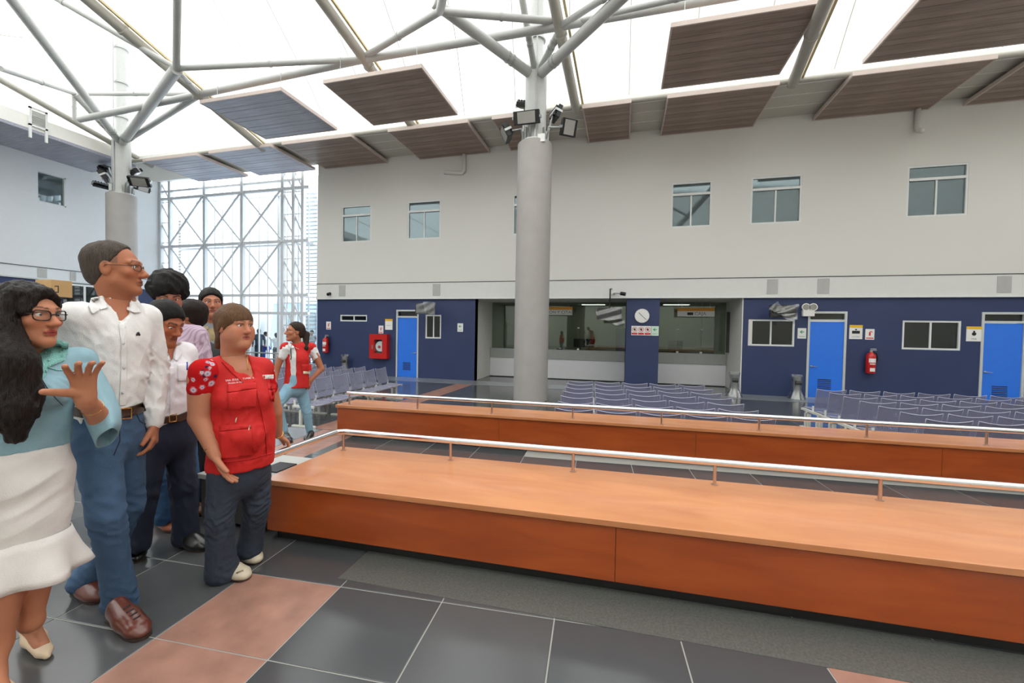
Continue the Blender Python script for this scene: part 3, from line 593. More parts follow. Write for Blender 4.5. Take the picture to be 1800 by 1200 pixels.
rowB = [(268, 290, 358, 278, 1, 'bluish wooden ceiling panel at the far left end of the wall row'), (383, 277, 485, 262, 1, 'bluish wooden ceiling panel, second from the left in the wall row'), (507, 261, 622, 243, 0, 'brown wooden ceiling panel at the left end of the white wall'), (685, 235, 822, 215, 0, 'brown wooden ceiling panel in the wall row left of the column'), (862, 206, 940, 195, 0, 'small brown ceiling panel behind the column floodlights'), (1022, 183, 1110, 174, 0, 'narrow brown ceiling panel just right of the column'), (1175, 163, 1370, 150, 0, 'brown wooden ceiling panel in the wall row above the twin upper windows'), (1497, 135, 1747, 108, 0, 'brown wooden ceiling panel in the wall row above the large right window'), (1810, 108, 2050, 80, 0, 'brown wooden ceiling panel cut by the right picture edge in the wall row')]
for a, b, c, d, bl, lab in rowB:
    p, q = fl(a, b, ZP), fl(c, d, ZP)
    wood_panel(p.x, q.x, 12.12, YW-.02, bl, lab, 'ceiling panels along the wall')
for a, b, c, d, bl, lab in ((362, 188, 497, 161, 1, 'bluish wooden ceiling panel hanging in the outer row, leftmost'), (570, 149, 737, 113, 0, 'brown wooden ceiling panel hanging left of the column in the outer row'), (1180, 42, 1448, 3, 0, 'large brown wooden ceiling panel hanging right of the column in the outer row'), (1562, 56, 1800, 10, 0, 'large brown wooden ceiling panel at the top right corner')):
    p, q = fl(a, b, ZP), fl(c, d, ZP)
    if a == 1562: x0, x1 = fl(1520, 108, ZP).x, fl(1800, 75, ZP).x+.1
    else: x0, x1 = p.x, q.x
    wood_panel(x0, x1, 9.36, 11.66, bl, lab, 'ceiling panels in the outer row')

# ---- steel tubes of the roof
def tube_thing(name, label, pts, r, mat='paint_white', grp='roof steel tubes'):
    t = thing(name, label, 'roof tube', pts[0], grp); MB().path(pts, r, 14).build('pipe', mat, t, smooth='auto')
    L = sum((Vector(b)-Vector(a)).length for a, b in zip(pts, pts[1:])); a, b = Vector(pts[0]), Vector(pts[-1]); d = (b-a).normalized()
    for k in range(1, max(2, int(L/2.2))):
        c = a+(b-a)*(k/max(2, int(L/2.2)))
        if len(pts) == 2: MB().tube(c-d*.03, c+d*.03, r*1.18, seg=14).build('flange', mat, t, smooth='auto')
    return t
raf = [((100, 0), (463, 262), 'leftmost'), ((540, 0), (725, 222), 'second from the left'), ((970, 0), (1013, 193), 'just right of the main column'), ((1450, 3), (1393, 147), 'beside the large right ceiling panel')]
YT = 9.89
ZTB = pY(640, 104, YT).z
xt = []
for (a, b, lab), tp in zip(raf, ((350, 166), (640, 104), (983, 46), (1432, 50))):
    e = pY(b[0], b[1], YE); n_ = pY(tp[0], tp[1], YT); d = (n_-e); s = n_+d*1.0
    tube_thing('rafter_tube', 'sloping white roof tube, '+lab, [e, n_+d*4.5], .13, 'steel_beige', 'sloping roof tubes')
    g = MB(); sd = Vector((.2, 0, .08)); g.path([e+sd, n_+d*4.5+sd], .04, 4); tag(g.build('gutter_strip', 'gutter_yellow'), 'yellowed gutter strip beside the sloping roof tube, '+lab, 'gutter', 'gutter strips'); xt.append(n_)
pt0 = pY(140, 210, YT); tube_thing('purlin_tube', 'long horizontal white roof tube crossing behind both columns', [pt0, xt[0], xt[1], xt[2], pY(1270, -4, YT), pY(2400, -205, YT)], .10)
YN = 8.6
def seg(a, ya, b, yb, r, label):
    p, q = pY(a[0], a[1], ya), pY(b[0], b[1], yb)
    if b[1] < 0: q = q+(q-p)*.9        # tubes that leave the picture go on
    tube_thing('brace_tube', label, [p, q], r, 'paint_white', 'roof bracing tubes')
n1, n2 = (310, 120), (773, 20)
seg(n1, YN, (100, -2), YN-1.2, .07, 'thin roof tube running up left from the left node'); seg(n1, YN, (312, -20), YN-1.5, .085, 'grey vertical roof tube above the left node')
seg(n1, YN, (640, 104), YT, .075, 'roof tube between the left node and the second sloping tube'); seg(n1, YN, (350, 166), YT, .06, 'short tube from the left node down to the long roof tube')
seg((345, 165), YT, (143, 165), YT+.3, .065, 'level roof tube left behind the left mast'); seg((130, 164), YT+.2, (0, 120), YT-2.4, .075, 'roof tube leaving the picture at the left edge')
seg((130, 166), YT+.2, (131, 212), YT+.3, .06, 'short vertical post on the left eave pipe')
seg((640, 100), YT, n2, YN, .08, 'diagonal roof tube rising to the middle node'); seg(n2, YN, (983, 38), YT, .08, 'roof tube from the middle node to behind the main column'); seg(n2, YN, (783, -25), YN-1, .09, 'tube rising from the middle node')
seg((985, 46), YT, (1065, -6), YN, .075, 'diagonal roof tube rising right of the main column'); seg((1017, 37), YT, (1200, -5), YN, .06, 'thin roof tube at the top centre')
# ---- columns
def mast(C, label, branches, ztop, rp):
    t = thing('tree_column', label, 'column', tuple(C), 'tree columns'); rc = .46
    MB().lathe([(rc, 0), (rc, ZC-ZL-.02), (rc-.02, ZC-ZL)], tuple(C), 48).build('concrete_shaft', 'concrete', t, smooth='auto')
    zb = branches['z']
    MB().lathe([(rp*1.15, ZC-ZL), (rp*1.15, zb-ZL), (rp*1.05, zb-ZL+.15), (rp*.75, zb-ZL+.3), (rp*.75, ztop-ZL)], tuple(C), 32).build('mast', 'paint_white', t, smooth='auto')
    MB().lathe([(rp*1.5, ZC-ZL), (rp*1.5, ZC-ZL+.06)], tuple(C), 32).build('base_plate', 'galvanised', t, smooth='auto')
    for k in range(8):
        an = k*PI/4+.2; MB().box(-.012, .012, rp*1.1, rp*1.45, 0, .3, Matrix.Translation((C.x, C.y, ZC+.06)) @ Matrix.Rotation(an, 4, 'Z')).build('gusset', 'galvanised', t)
    for z in np.arange(zb+.8, ztop, 1.3):
        MB().lathe([(rp*.95, z-ZL), (rp*.95, z-ZL+.05)], tuple(C), 24).build('clamp_ring', 'galvanised', t, smooth='auto')
    MB().tube((C.x+rp*.3, C.y-rp*1.2, ZC), (C.x+rp*.3, C.y-rp*1.2, ztop), .022, seg=8).build('conduit', 'paint_grey', t)
    for p, r in branches['to']:
        a = Vector((C.x, C.y, zb-.15)); b = Vector(p); d = (b-a).normalized(); br = MB().tube(a+d*.15, b, r).build('branch', 'paint_white', t, smooth='auto')
        s = a+d*(rp+.55); MB().tube(s, s+d*.05, r*1.15).tube(s+d*.14, s+d*.19, r*1.15).build('joint_ring', 'galvanised', br, off=W0(t))
    return t
RP = .25
zs1 = pY(938, 128, C1.y).z; zs2 = pY(213, 246, C2.y).z
k1 = mast(C1, 'grey concrete column with white branching steel mast in the centre', {'z': zs1, 'to': [(pY(762, 3, YN), .13), (pY(1085, -2, YN)+(pY(1085, -2, YN)-Vector((C1.x, C1.y, zs1)))*.5, .13), (pY(917, -12, C1.y-1.6)+(pY(917, -12, C1.y-1.6)-Vector((C1.x, C1.y, zs1)))*.5, .085), (pY(985, 50, YT+.2), .09)]}, zmem(C1.x, C1.y)-.1, RP)
k2 = mast(C2, 'grey concrete column with white branching steel mast at the left', {'z': zs2, 'to': [(pY(310, 122, YN), .14), (pY(345, 170, YT), .09), (pY(20, -4, 6.8)+(pY(20, -4, 6.8)-Vector((C2.x, C2.y, zs2)))*.4, .12), (pY(132, 166, YT+.2), .11)]}, pY(213, 58, C2.y).z, RP)
for px in (180, 211, 265): tag(MB().tube(pY(213, 58, C2.y), pY(px, -20, C2.y+(px-215)*.01), .05).build('mast_stay', 'paint_white', smooth='auto'), 'thin white stay above the left mast, '+{180: 'leaning left', 211: 'upright', 265: 'leaning right'}[px], 'roof tube', 'mast stays')
# ---- floodlights around the column heads
def floodlight(center, aim, up, w_, h_, label, C, zfix):
    c = Vector(center); t = thing('floodlight', label, 'floodlight', tuple(c), 'floodlights on the columns')
    z = -Vector(aim).normalized(); x = Vector(up).cross(z).normalized(); y = z.cross(x); m_ = Matrix.Translation(c) @ Matrix((x, y, z)).transposed().to_4x4()
    MB().box(-w_/2, w_/2, -h_/2, h_/2, 0, .12, m_).build('housing', 'black_metal', t, bevel=.012)
    MB().box(-w_*.34, w_*.34, -h_*.42, h_*.42, -.008, .002, m_).build('lens', 'lamp_glass', t)
    for k in range(5): MB().box(-w_*.4+k*w_*.18, -w_*.4+k*w_*.18+.02, -h_*.4, h_*.4, .12, .18, m_).build('cooling_fin', 'black_metal', t)
    b0 = m_ @ Vector((0, 0, .15)); hd = Vector((c.x-C.x, c.y-C.y, 0)).normalized(); b1 = C+hd*(RP+.12); b1.z = zfix+.32; b2 = C+hd*(RP+.06); b2.z = zfix
    b3 = C+hd*(RP*.9); b3.z = zfix; MB().path([b0, b1, b2, b3], .03).build('arm', 'galvanised', t, smooth=True); MB().box(-w_*.54, -w_*.5, -.03, .03, -.02, .16, m_).box(w_*.5, w_*.54, -.03, .03, -.02, .16, m_).box(-w_*.54, w_*.54, -.03, .03, .16, .18, m_).build('yoke', 'galvanised', t)
def fl_at(C, px, py, dy): return pY(px, py, C.y+dy)
Z_ = Vector((0, 0, 1))
floodlight(fl_at(C1, 925, 206, -.55), (0, -1, -.35), Z_, .68, .32, 'black floodlight on the main column facing the camera', C1, ZC+.1)
floodlight(fl_at(C1, 922, 190, .1), (-.2, .3, -.9), (0, 1, .3), .42, .3, 'floodlight tipped flat on top of the main column cluster', C1, ZC+.1)
floodlight(fl_at(C1, 886, 236, -.2), (-.9, -.4, -.55), Z_, .5, .36, 'floodlight hanging left of the main column head', C1, ZC+.1)
floodlight(fl_at(C1, 982, 202, .3), (.8, .5, -.3), Z_, .4, .34, 'upper floodlight right of the main column head', C1, ZC+.1)
floodlight(fl_at(C1, 1001, 224, -.1), (.55, -.8, -.35), Z_, .42, .42, 'lower square floodlight right of the main column head', C1, ZC+.1)
floodlight(fl_at(C2, 178, 311, -.3), (-.6, -.8, -.7), Z_, .6, .36, 'left floodlight on the left column', C2, ZC+.1)
floodlight(fl_at(C2, 186, 300, .3), (-.3, .4, -.8), (0, 1, .2), .45, .3, 'upper left floodlight on the left column', C2, ZC+.1)
floodlight(fl_at(C2, 176, 327, .2), (-.8, .1, -.4), Z_, .5, .2, 'lowest left floodlight on the left column', C2, ZC+.1)
floodlight(fl_at(C2, 244, 320, -.3), (.5, -.8, -.8), Z_, .66, .36, 'right floodlight on the left column', C2, ZC+.1)
floodlight(fl_at(C2, 240, 306, .3), (.3, .5, -.8), (0, 1, .2), .45, .3, 'upper right floodlight on the left column', C2, ZC+.1)
floodlight(fl_at(C2, 252, 332, .1), (.9, 0, -.3), Z_, .5, .2, 'lowest right floodlight on the left column', C2, ZC+.1)
c = fl_at(C1, 952, 243, -.35); tag(MB().box(c.x-.09, c.x+.09, c.y-.05, c.y+.05, c.z-.1, c.z+.1).box(c.x-.03, c.x+.03, c.y+.05, C1.y-.2, c.z-.03, c.z+.03).build('junction_box', 'sign_white'), 'small white junction box at the foot of the steel mast', 'box')
# drain pipes on the wall
a = wx(817, 277); b = wx(817, 302); c = wx(783, 304)
tag(MB().path([(a.x, YW-.08, ZP+.1), (b.x, YW-.08, b.z), (b.x-.06, YW-.08, b.z-.06), (c.x, YW-.08, c.z)], .07).build('drain_pipe', 'wall_white', smooth=True), 'white drain pipe with elbow on the wall left of the column', 'pipe')
a = wx(1610, 200); b = wx(1609, 232)
tag(MB().path([(a.x, YW-.08, ZP+.1), (b.x, YW-.08, b.z+.1), (b.x, YW-.12, b.z), (b.x-.05, YW-.35, b.z-.12)], .07).build('drain_pipe', 'wall_white', smooth=True), 'white drain pipe stub high on the wall at the right', 'pipe')
c = wx(582, 516); tag(MB().tube((c.x, YW-.06, c.z), (c.x, YW-.2, c.z-.05), .06).build('dome_camera', 'black_metal', smooth='auto'), 'small black camera on the wall band by the facade', 'camera')
c = wx(1078, 516); t = thing('wall_camera', 'small white bracket with black camera above the hanging screen', 'camera', (c.x, YW-.1, c.z))
MB().box(c.x-.06, c.x+.06, YW-.16, YW-.061, c.z-.04, c.z+.06).build('bracket', 'sign_white', t); d = wx(1092, 517); MB().path([(c.x, YW-.16, c.z), (d.x, YW-.3, d.z)], .02).build('arm', 'galvanised', t); MB().tube((d.x-.02, YW-.3, d.z), (d.x+.14, YW-.34, d.z-.03), .06).build('camera_body', 'black_metal', t, smooth='auto')

# ================================================================ GLASS FACADE
fa = thing('glass_facade', 'tall white steel truss facade with glass panes at the left end of the hall', 'facade', (-15, YF, ZL))
def FY(px, py, dy=0.): return pY(px, py, YF+dy)
fx0, fx1 = FY(284, 500).x, FY(533, 500).x; posts = [FY(x, 430).x for x in (300, 361, 427, 498)]; ztop = ZP+.5
hz = [FY(400, 341).z, FY(400, 429).z, FY(450, 519).z, FY(450, 550).z]
for x in [fx0]+posts+[FY(517, 430).x, fx1]: MB().box(x-.07, x+.07, YF-.08, YF+.08, ZL, ztop).build('post', 'facade_paint', fa)
for x in posts[:3]: MB().box(x+1.3, x+1.4, YF+.65, YF+.75, ZL, ztop).build('rear_post', 'facade_paint', fa)
for z in hz: MB().box(fx0, fx1+.3, YF-.06, YF+.06, z-.06, z+.06).build('beam', 'facade_paint', fa)
for z in hz[:2]: MB().box(fx0, fx1, YF+.6, YF+.7, z-.04, z+.04).build('rear_beam', 'facade_paint', fa)
MB().box(fx0, fx1, YF-.05, YF+.05, ztop-.5, ztop-.42).build('beam', 'facade_paint', fa)
zz = [hz[0], hz[1], hz[2]-.0]
for i in range(3):
    for a, b in ((hz[0], hz[1]), (hz[1], hz[2])):
        x0, x1 = posts[i], posts[i+1]
        MB().tube((x0, YF-.1, b), (x1, YF-.1, a), .045, seg=8).build('brace', 'facade_paint', fa); MB().tube((x0, YF-.02, a), (x1, YF-.02, b), .04, seg=8).build('brace', 'facade_paint', fa)
for x0, x1 in ((fx0, posts[0]), (posts[3], FY(517, 430).x), (FY(517, 430).x, fx1)):
    n = 9
    for k in range(n):
        z1 = ztop-(ztop-ZL)*k/n; z0 = ztop-(ztop-ZL)*(k+1)/n
        MB().tube((x0, YF, z1), (x1, YF, z0), .035, seg=6).build('lattice_bar', 'facade_paint', fa); MB().tube((x0, YF, z0), (x1, YF, z0), .022, seg=6).build('lattice_bar', 'facade_paint', fa)
mx = [FY(x, 430).x for x in (284, 300, 331, 347, 361, 379, 395, 410, 427, 443, 461, 478, 498, 517, 533)]
for a, b in zip(mx, mx[1:]):
    MB().box(b-.025, b+.025, YF+.86, YF+.92, ZL, ztop).build('mullion', 'facade_paint', fa)
    for z0, z1 in zip([ZL, hz[3], hz[2], hz[1], hz[0]], [hz[3], hz[2], hz[1], hz[0], ztop]):
        MB().box(a+.02, b-.02, YF+.88, YF+.89, z0+.03, z1-.03).build('pane', 'glass_clear', fa)
# horizontal louvres at both ends of the facade
for px0, px1, lab in ((534, 575, 'white horizontal louvre screen between facade and blue wall'), (316, 330, 'narrow white louvre screen behind the left facade bay')):
    a, b = pY(px0, 500, YF+1.2).x, pY(px1, 500, YF+1.2).x; t = thing('louvre_screen', lab, 'louvre screen', (a, YF+1.2, ZL), 'louvre screens'); n = 44 if px0 > 500 else 26
    z0, z1 = (ZL+.1, ZP) if px0 > 500 else (3., 7.)
    for k in range(n):
        z = z0+(z1-z0)*k/n; MB().box(a, b, YF+1.15, YF+1.32, z, z+.045, Matrix.Identity(4)).build('slat', 'paint_white', t)
    MB().box(a-.05, a, YF+1.15, YF+1.3, ZL, z1).box(b, b+.05, YF+1.15, YF+1.3, ZL, z1).build('frame', 'paint_white', t)
# outside
struct(MB().quad((-70, YF+.9, ZL-.02), (-3, YF+.9, ZL-.02), (-3, 80, ZL-.02), (-70, 80, ZL-.02)).build('ground_outside', 'outside_ground'))
t = thing('office_block', 'pale blue building seen through the facade glass', 'building', (-26, 27, ZL))
MB().box(-46, -12, 27, 33, ZL, 3.3).build('wall', 'outside_blue', t); MB().box(-46, -12, 26.9, 33, 3.3, 3.5).build('parapet', 'outside_white', t)
for k in range(12): MB().box(-40+k*2.3, -39+k*2.3, 26.95, 27.0, .4, 2.6).build('window', 'window_blue', t)
for a, b, lab in (((470, 525), (455, 600), 'left'), ((447, 520), (430, 600), 'far left')):
    p, q = pY(a[0], a[1], 19), pY(b[0], b[1], 19); tag(MB().tube(p, (q.x, 19, ZL), .32, .42, 10).build('slanted_pillar', 'outside_white', smooth=True), 'slanted white pillar outside the facade, '+lab+' of the ponytailed woman', 'pillar', 'slanted pillars outside')
p, q = fl(437, 690, ZL), pY(437, 618, YF-.6); bx0, bx1 = pY(425, 630, YF-.7).x, pY(500, 630, YF-.7).x
t = thing('queue_barrier', 'grey metal barrier rail inside the glass facade', 'barrier', (bx0, YF-.7, ZL))
for z in (pY(460, 620, YF-.7).z, pY(460, 630, YF-.7).z): MB().tube((bx0, YF-.7, z), (bx1, YF-.7, z), .03).build('rail', 'galvanised', t)
for x in (bx0, pY(485, 630, YF-.7).x, bx1): MB().tube((x, YF-.7, ZL), (x, YF-.7, pY(460, 618, YF-.7).z), .05).build('post', 'galvanised', t)
# ================================================================ BENCHES WITH HANDRAILS
def bench(label, p, ang, L, dep, h, group, nose=.02):
    m_ = Matrix.Translation((p[0], p[1], 0)) @ Matrix.Rotation(ang, 4, 'Z'); t = thing('wooden_bench', label, 'bench', (p[0], p[1], 0), group)
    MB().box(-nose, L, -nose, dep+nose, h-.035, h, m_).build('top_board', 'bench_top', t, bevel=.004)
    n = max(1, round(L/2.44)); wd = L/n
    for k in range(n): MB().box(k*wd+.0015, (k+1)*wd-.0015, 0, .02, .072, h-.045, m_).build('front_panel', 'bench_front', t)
    MB().box(0, .02, .021, dep, .072, h-.045, m_).build('end_panel', 'bench_front', t); MB().box(.02, L, dep-.02, dep, .072, h-.045, m_).build('rear_panel', 'bench_front', t)
    MB().box(.004, L, .004, dep-.004, h-.045, h-.0352, m_).build('shadow_gap', 'bench_front', t)
    MB().box(.04, L-.02, .05, dep-.05, 0, .071, m_).build('plinth', 'ink_black', t); return m_
B1 = (-2.31, 2.27); A1 = math.radians(1.7); m1 = bench('near long orange-brown wooden bench across the foreground', B1, A1, 11.5, .80, .42, 'wooden benches')
b2 = fl(593, 711, .42); B2 = (b2.x, b2.y); A2 = math.radians(2.0); m2 = bench('second long orange-brown wooden bench behind the near one', B2, A2, 13.5, .44, .42, 'wooden benches')
def handrail(label, m_, y, x0, step, n, ret):
    loc = m_ @ Vector((x0, y, .42)); t = thing('handrail', label, 'handrail', tuple(loc), 'steel handrails'); zr = .575; r = .024
    pts = [m_ @ Vector((x0+step*(n-.4), y, zr))]
    if ret: pts += [m_ @ Vector((x0+.10, y, zr)), m_ @ Vector((x0+.02, y, zr)), m_ @ Vector((x0-.04, y-.03, zr)), m_ @ Vector((x0-.055, y-.1, zr)), m_ @ Vector((x0-.05, y-.9, zr))]
    else: pts += [m_ @ Vector((x0-.03, y, zr))]
    MB().path(pts, r, 14).build('rail', 'chrome', t, smooth='auto')
    for k in range(n): a = m_ @ Vector((x0+k*step, y, .4202)); b = m_ @ Vector((x0+k*step, y, zr-r*.8)); MB().tube(a, b, .011, seg=10).build('post', 'steel_brushed', t, smooth='auto')
    for k in range(n): a = m_ @ Vector((x0+k*step, y, .4202)); MB().tube(a, a+Vector((0, 0, .004)), .022, seg=12).build('post_flange', 'steel_brushed', t)
handrail('polished steel handrail on the near bench, bent at its left end', m1, .73, .07, .965, 11, True)
handrail('polished steel handrail on the second bench', m2, .06, .14, 1.0, 13, False)
t = thing('planter_box', 'low dark grey box with a pale top left of the near bench', 'box', (-2.7, 2.55, 0))
MB().box(-2.98, -2.40, 2.34, 2.86, .03, .33).build('body', 'dark_grey', t, bevel=.004); MB().box(-3.0, -2.385, 2.32, 2.88, .33, .365).build('top_slab', 'vent_grey', t, bevel=.004); MB().box(-2.62, -2.46, 2.5, 2.7, .366, .375).build('grate', 'ink_black', t); MB().box(-2.95, -2.43, 2.4, 2.8, 0, .03).build('plinth', 'ink_black', t)

# ================================================================ WAITING CHAIRS
def seat_meshes():
    W_, hb = .50, .36
    def back(u, v):
        x = (u-.5)*W_; e = (2*abs(u-.5)); z = .45+hb*v+(.03*e*e if v > .5 else 0)*(v-.5)*2; y = -.03-.10*v+.035*(1-e*e)*-1*.6
        return (x*(1-.06*(1-v)), y, z)
    def seat(u, v):
        x = (u-.5)*W_*.96; y = -.02+.40*v; z = .42+.012*math.cos((u-.5)*PI)*-1-.03*max(0, v-.8)*5*.4
        return (x, y, z)
    out = {}
    for nm, fn in (('backrest', back), ('seat', seat)):
        mb = MB().grid(fn, 10, 8); o = mb.build(nm, 'perforated', smooth=True); me = o.data
        uv = me.uv_layers.new(name='UVMap'); nu, nv = 10, 8
        for l in me.loops:
            i, j = divmod(l.vertex_index, nv+1); uv.data[l.index].uv = (i/nu*W_, j/nv*.38)
        out[nm] = me; bpy.data.objects.remove(o)
    rim = MB().path([back(u/12, 1.0) for u in range(13)], .007, 6).path([back(0, v/6) for v in range(7)], .0045, 6).path([back(1, v/6) for v in range(7)], .0045, 6)
    o = rim.build('back_rim', 'chair_rim', smooth=True); out['back_rim'] = o.data; bpy.data.objects.remove(o)
    r2 = MB().path([seat(0, 1), seat(.5, 1), seat(1, 1)], .009, 6).path([seat(0, 0), seat(0, 1)], .008, 6).path([seat(1, 0), seat(1, 1)], .008, 6)
    o = r2.build('seat_rim', 'chair_rim', smooth=True); out['seat_rim'] = o.data; bpy.data.objects.remove(o)
    o = MB().box(-.02, .02, -.10, .34, .36, .40).box(-.012, .012, -.09, -.06, .36, .50).build('bracket', 'chair_frame'); out['bracket'] = o.data; bpy.data.objects.remove(o)
    return out
SM = seat_meshes()
def chair_row(n, pitch, loc, rz, label, group):
    t = thing('waiting_bench', label, 'waiting bench', loc, group); t.rotation_euler = (0, 0, rz)
    def ad(nm, me, x, par=t):
        o = bpy.data.objects.new(nm, me); COL.objects.link(o); o.parent = par; o.location = (x, 0, 0); return o
    for k in range(n):
        x = (k+.5)*pitch; b = ad('backrest', SM['backrest'], x); ad('back_rim', SM['back_rim'], 0, b); s = ad('seat', SM['seat'], x); ad('seat_rim', SM['seat_rim'], 0, s)
        ad('bracket', SM['bracket'], k*pitch)
    ad('bracket', SM['bracket'], n*pitch)
    MB().box(-.02, n*pitch+.02, .10, .16, .32, .36).build('beam', 'chair_frame', t, off=(0, 0, 0))
    for k in range(0, n+1, 2):
        x = k*pitch; MB().box(x-.025, x+.025, .04, .075, .03, .32).box(x-.025, x+.025, .155, .19, .03, .32).box(x-.03, x+.03, -.12, .36, 0, .03).build('leg', 'chair_frame', t, off=(0, 0, 0))
    return t
ordn = ['nearest', 'second', 'third', 'fourth', 'fifth', 'sixth', 'seventh', 'eighth']
a, b = fl(984, 720, .42), fl(1006, 669, .42)
for k in range(7):
    p = a.lerp(b, k/6); chair_row(5, .545, (p.x-.10, p.y+.14*(1-k/6), ZL), math.radians(4.5), 'grey perforated five-seat bench in the middle block, %s row from the wooden bench' % ordn[k], 'middle block of waiting benches')
a, b = fl(1618.6, 735.6, .42), fl(1433, 684, .42)
for k in range(7):
    p = a.lerp(b, k/6); chair_row(8, .56, (p.x-.06, p.y, ZL), math.radians(4.5), 'grey perforated eight-seat bench in the right block, %s row from the wooden bench' % ordn[k], 'right block of waiting benches')
a = fl(559, 668, .40)
for k in range(5):
    n = 6; chair_row(n, .56, (a.x-.05-k*.62, a.y-.6+n*.56, ZL), -PI/2+math.radians(2), 'grey perforated bench in the left block facing right, %s row from the walkway' % ordn[k], 'left block of waiting benches')
# ---- carton in the background
c = pY(104, 510, 4.2); t = thing('cardboard_carton', 'brown cardboard carton stacked behind the tall man', 'carton', (c.x, c.y, c.z-.2)); e0, e1 = pY(78, 493, 4.2), pY(106, 522, 4.2)
MB().box(e0.x, e1.x, 4.1, 4.34, e1.z, e0.z).build('box', 'cardboard', t, bevel=.004); q = pY(97, 508, 4.08); MB().box(q.x-.04, q.x+.04, 4.094, 4.099, q.z-.05, q.z+.05).build('printed_mark', 'ink_black', t); MB().box(q.x-.028, q.x+.028, 4.09, 4.0935, q.z-.035, q.z+.035).build('printed_symbol', 'cardboard', t); MB().box(e0.x, e1.x, 4.2, 4.25, e0.z+.0005, e0.z+.002).build('tape', 'counter_white', t)
t = thing('steel_rack', 'dark metal rack under the cardboard carton', 'rack', ((e0.x+e1.x)/2, 4.35, 0))
for x in (e0.x+.03, e1.x-.03):
    for y in (4.13, 4.31): MB().tube((x, y, 0), (x, y, e1.z-.021), .018, seg=8).build('leg', 'black_metal', t)
for z in (.25, .75, e1.z-.022): MB().box(e0.x, e1.x, 4.1, 4.34, z, z+.02).build('shelf', 'black_metal', t)
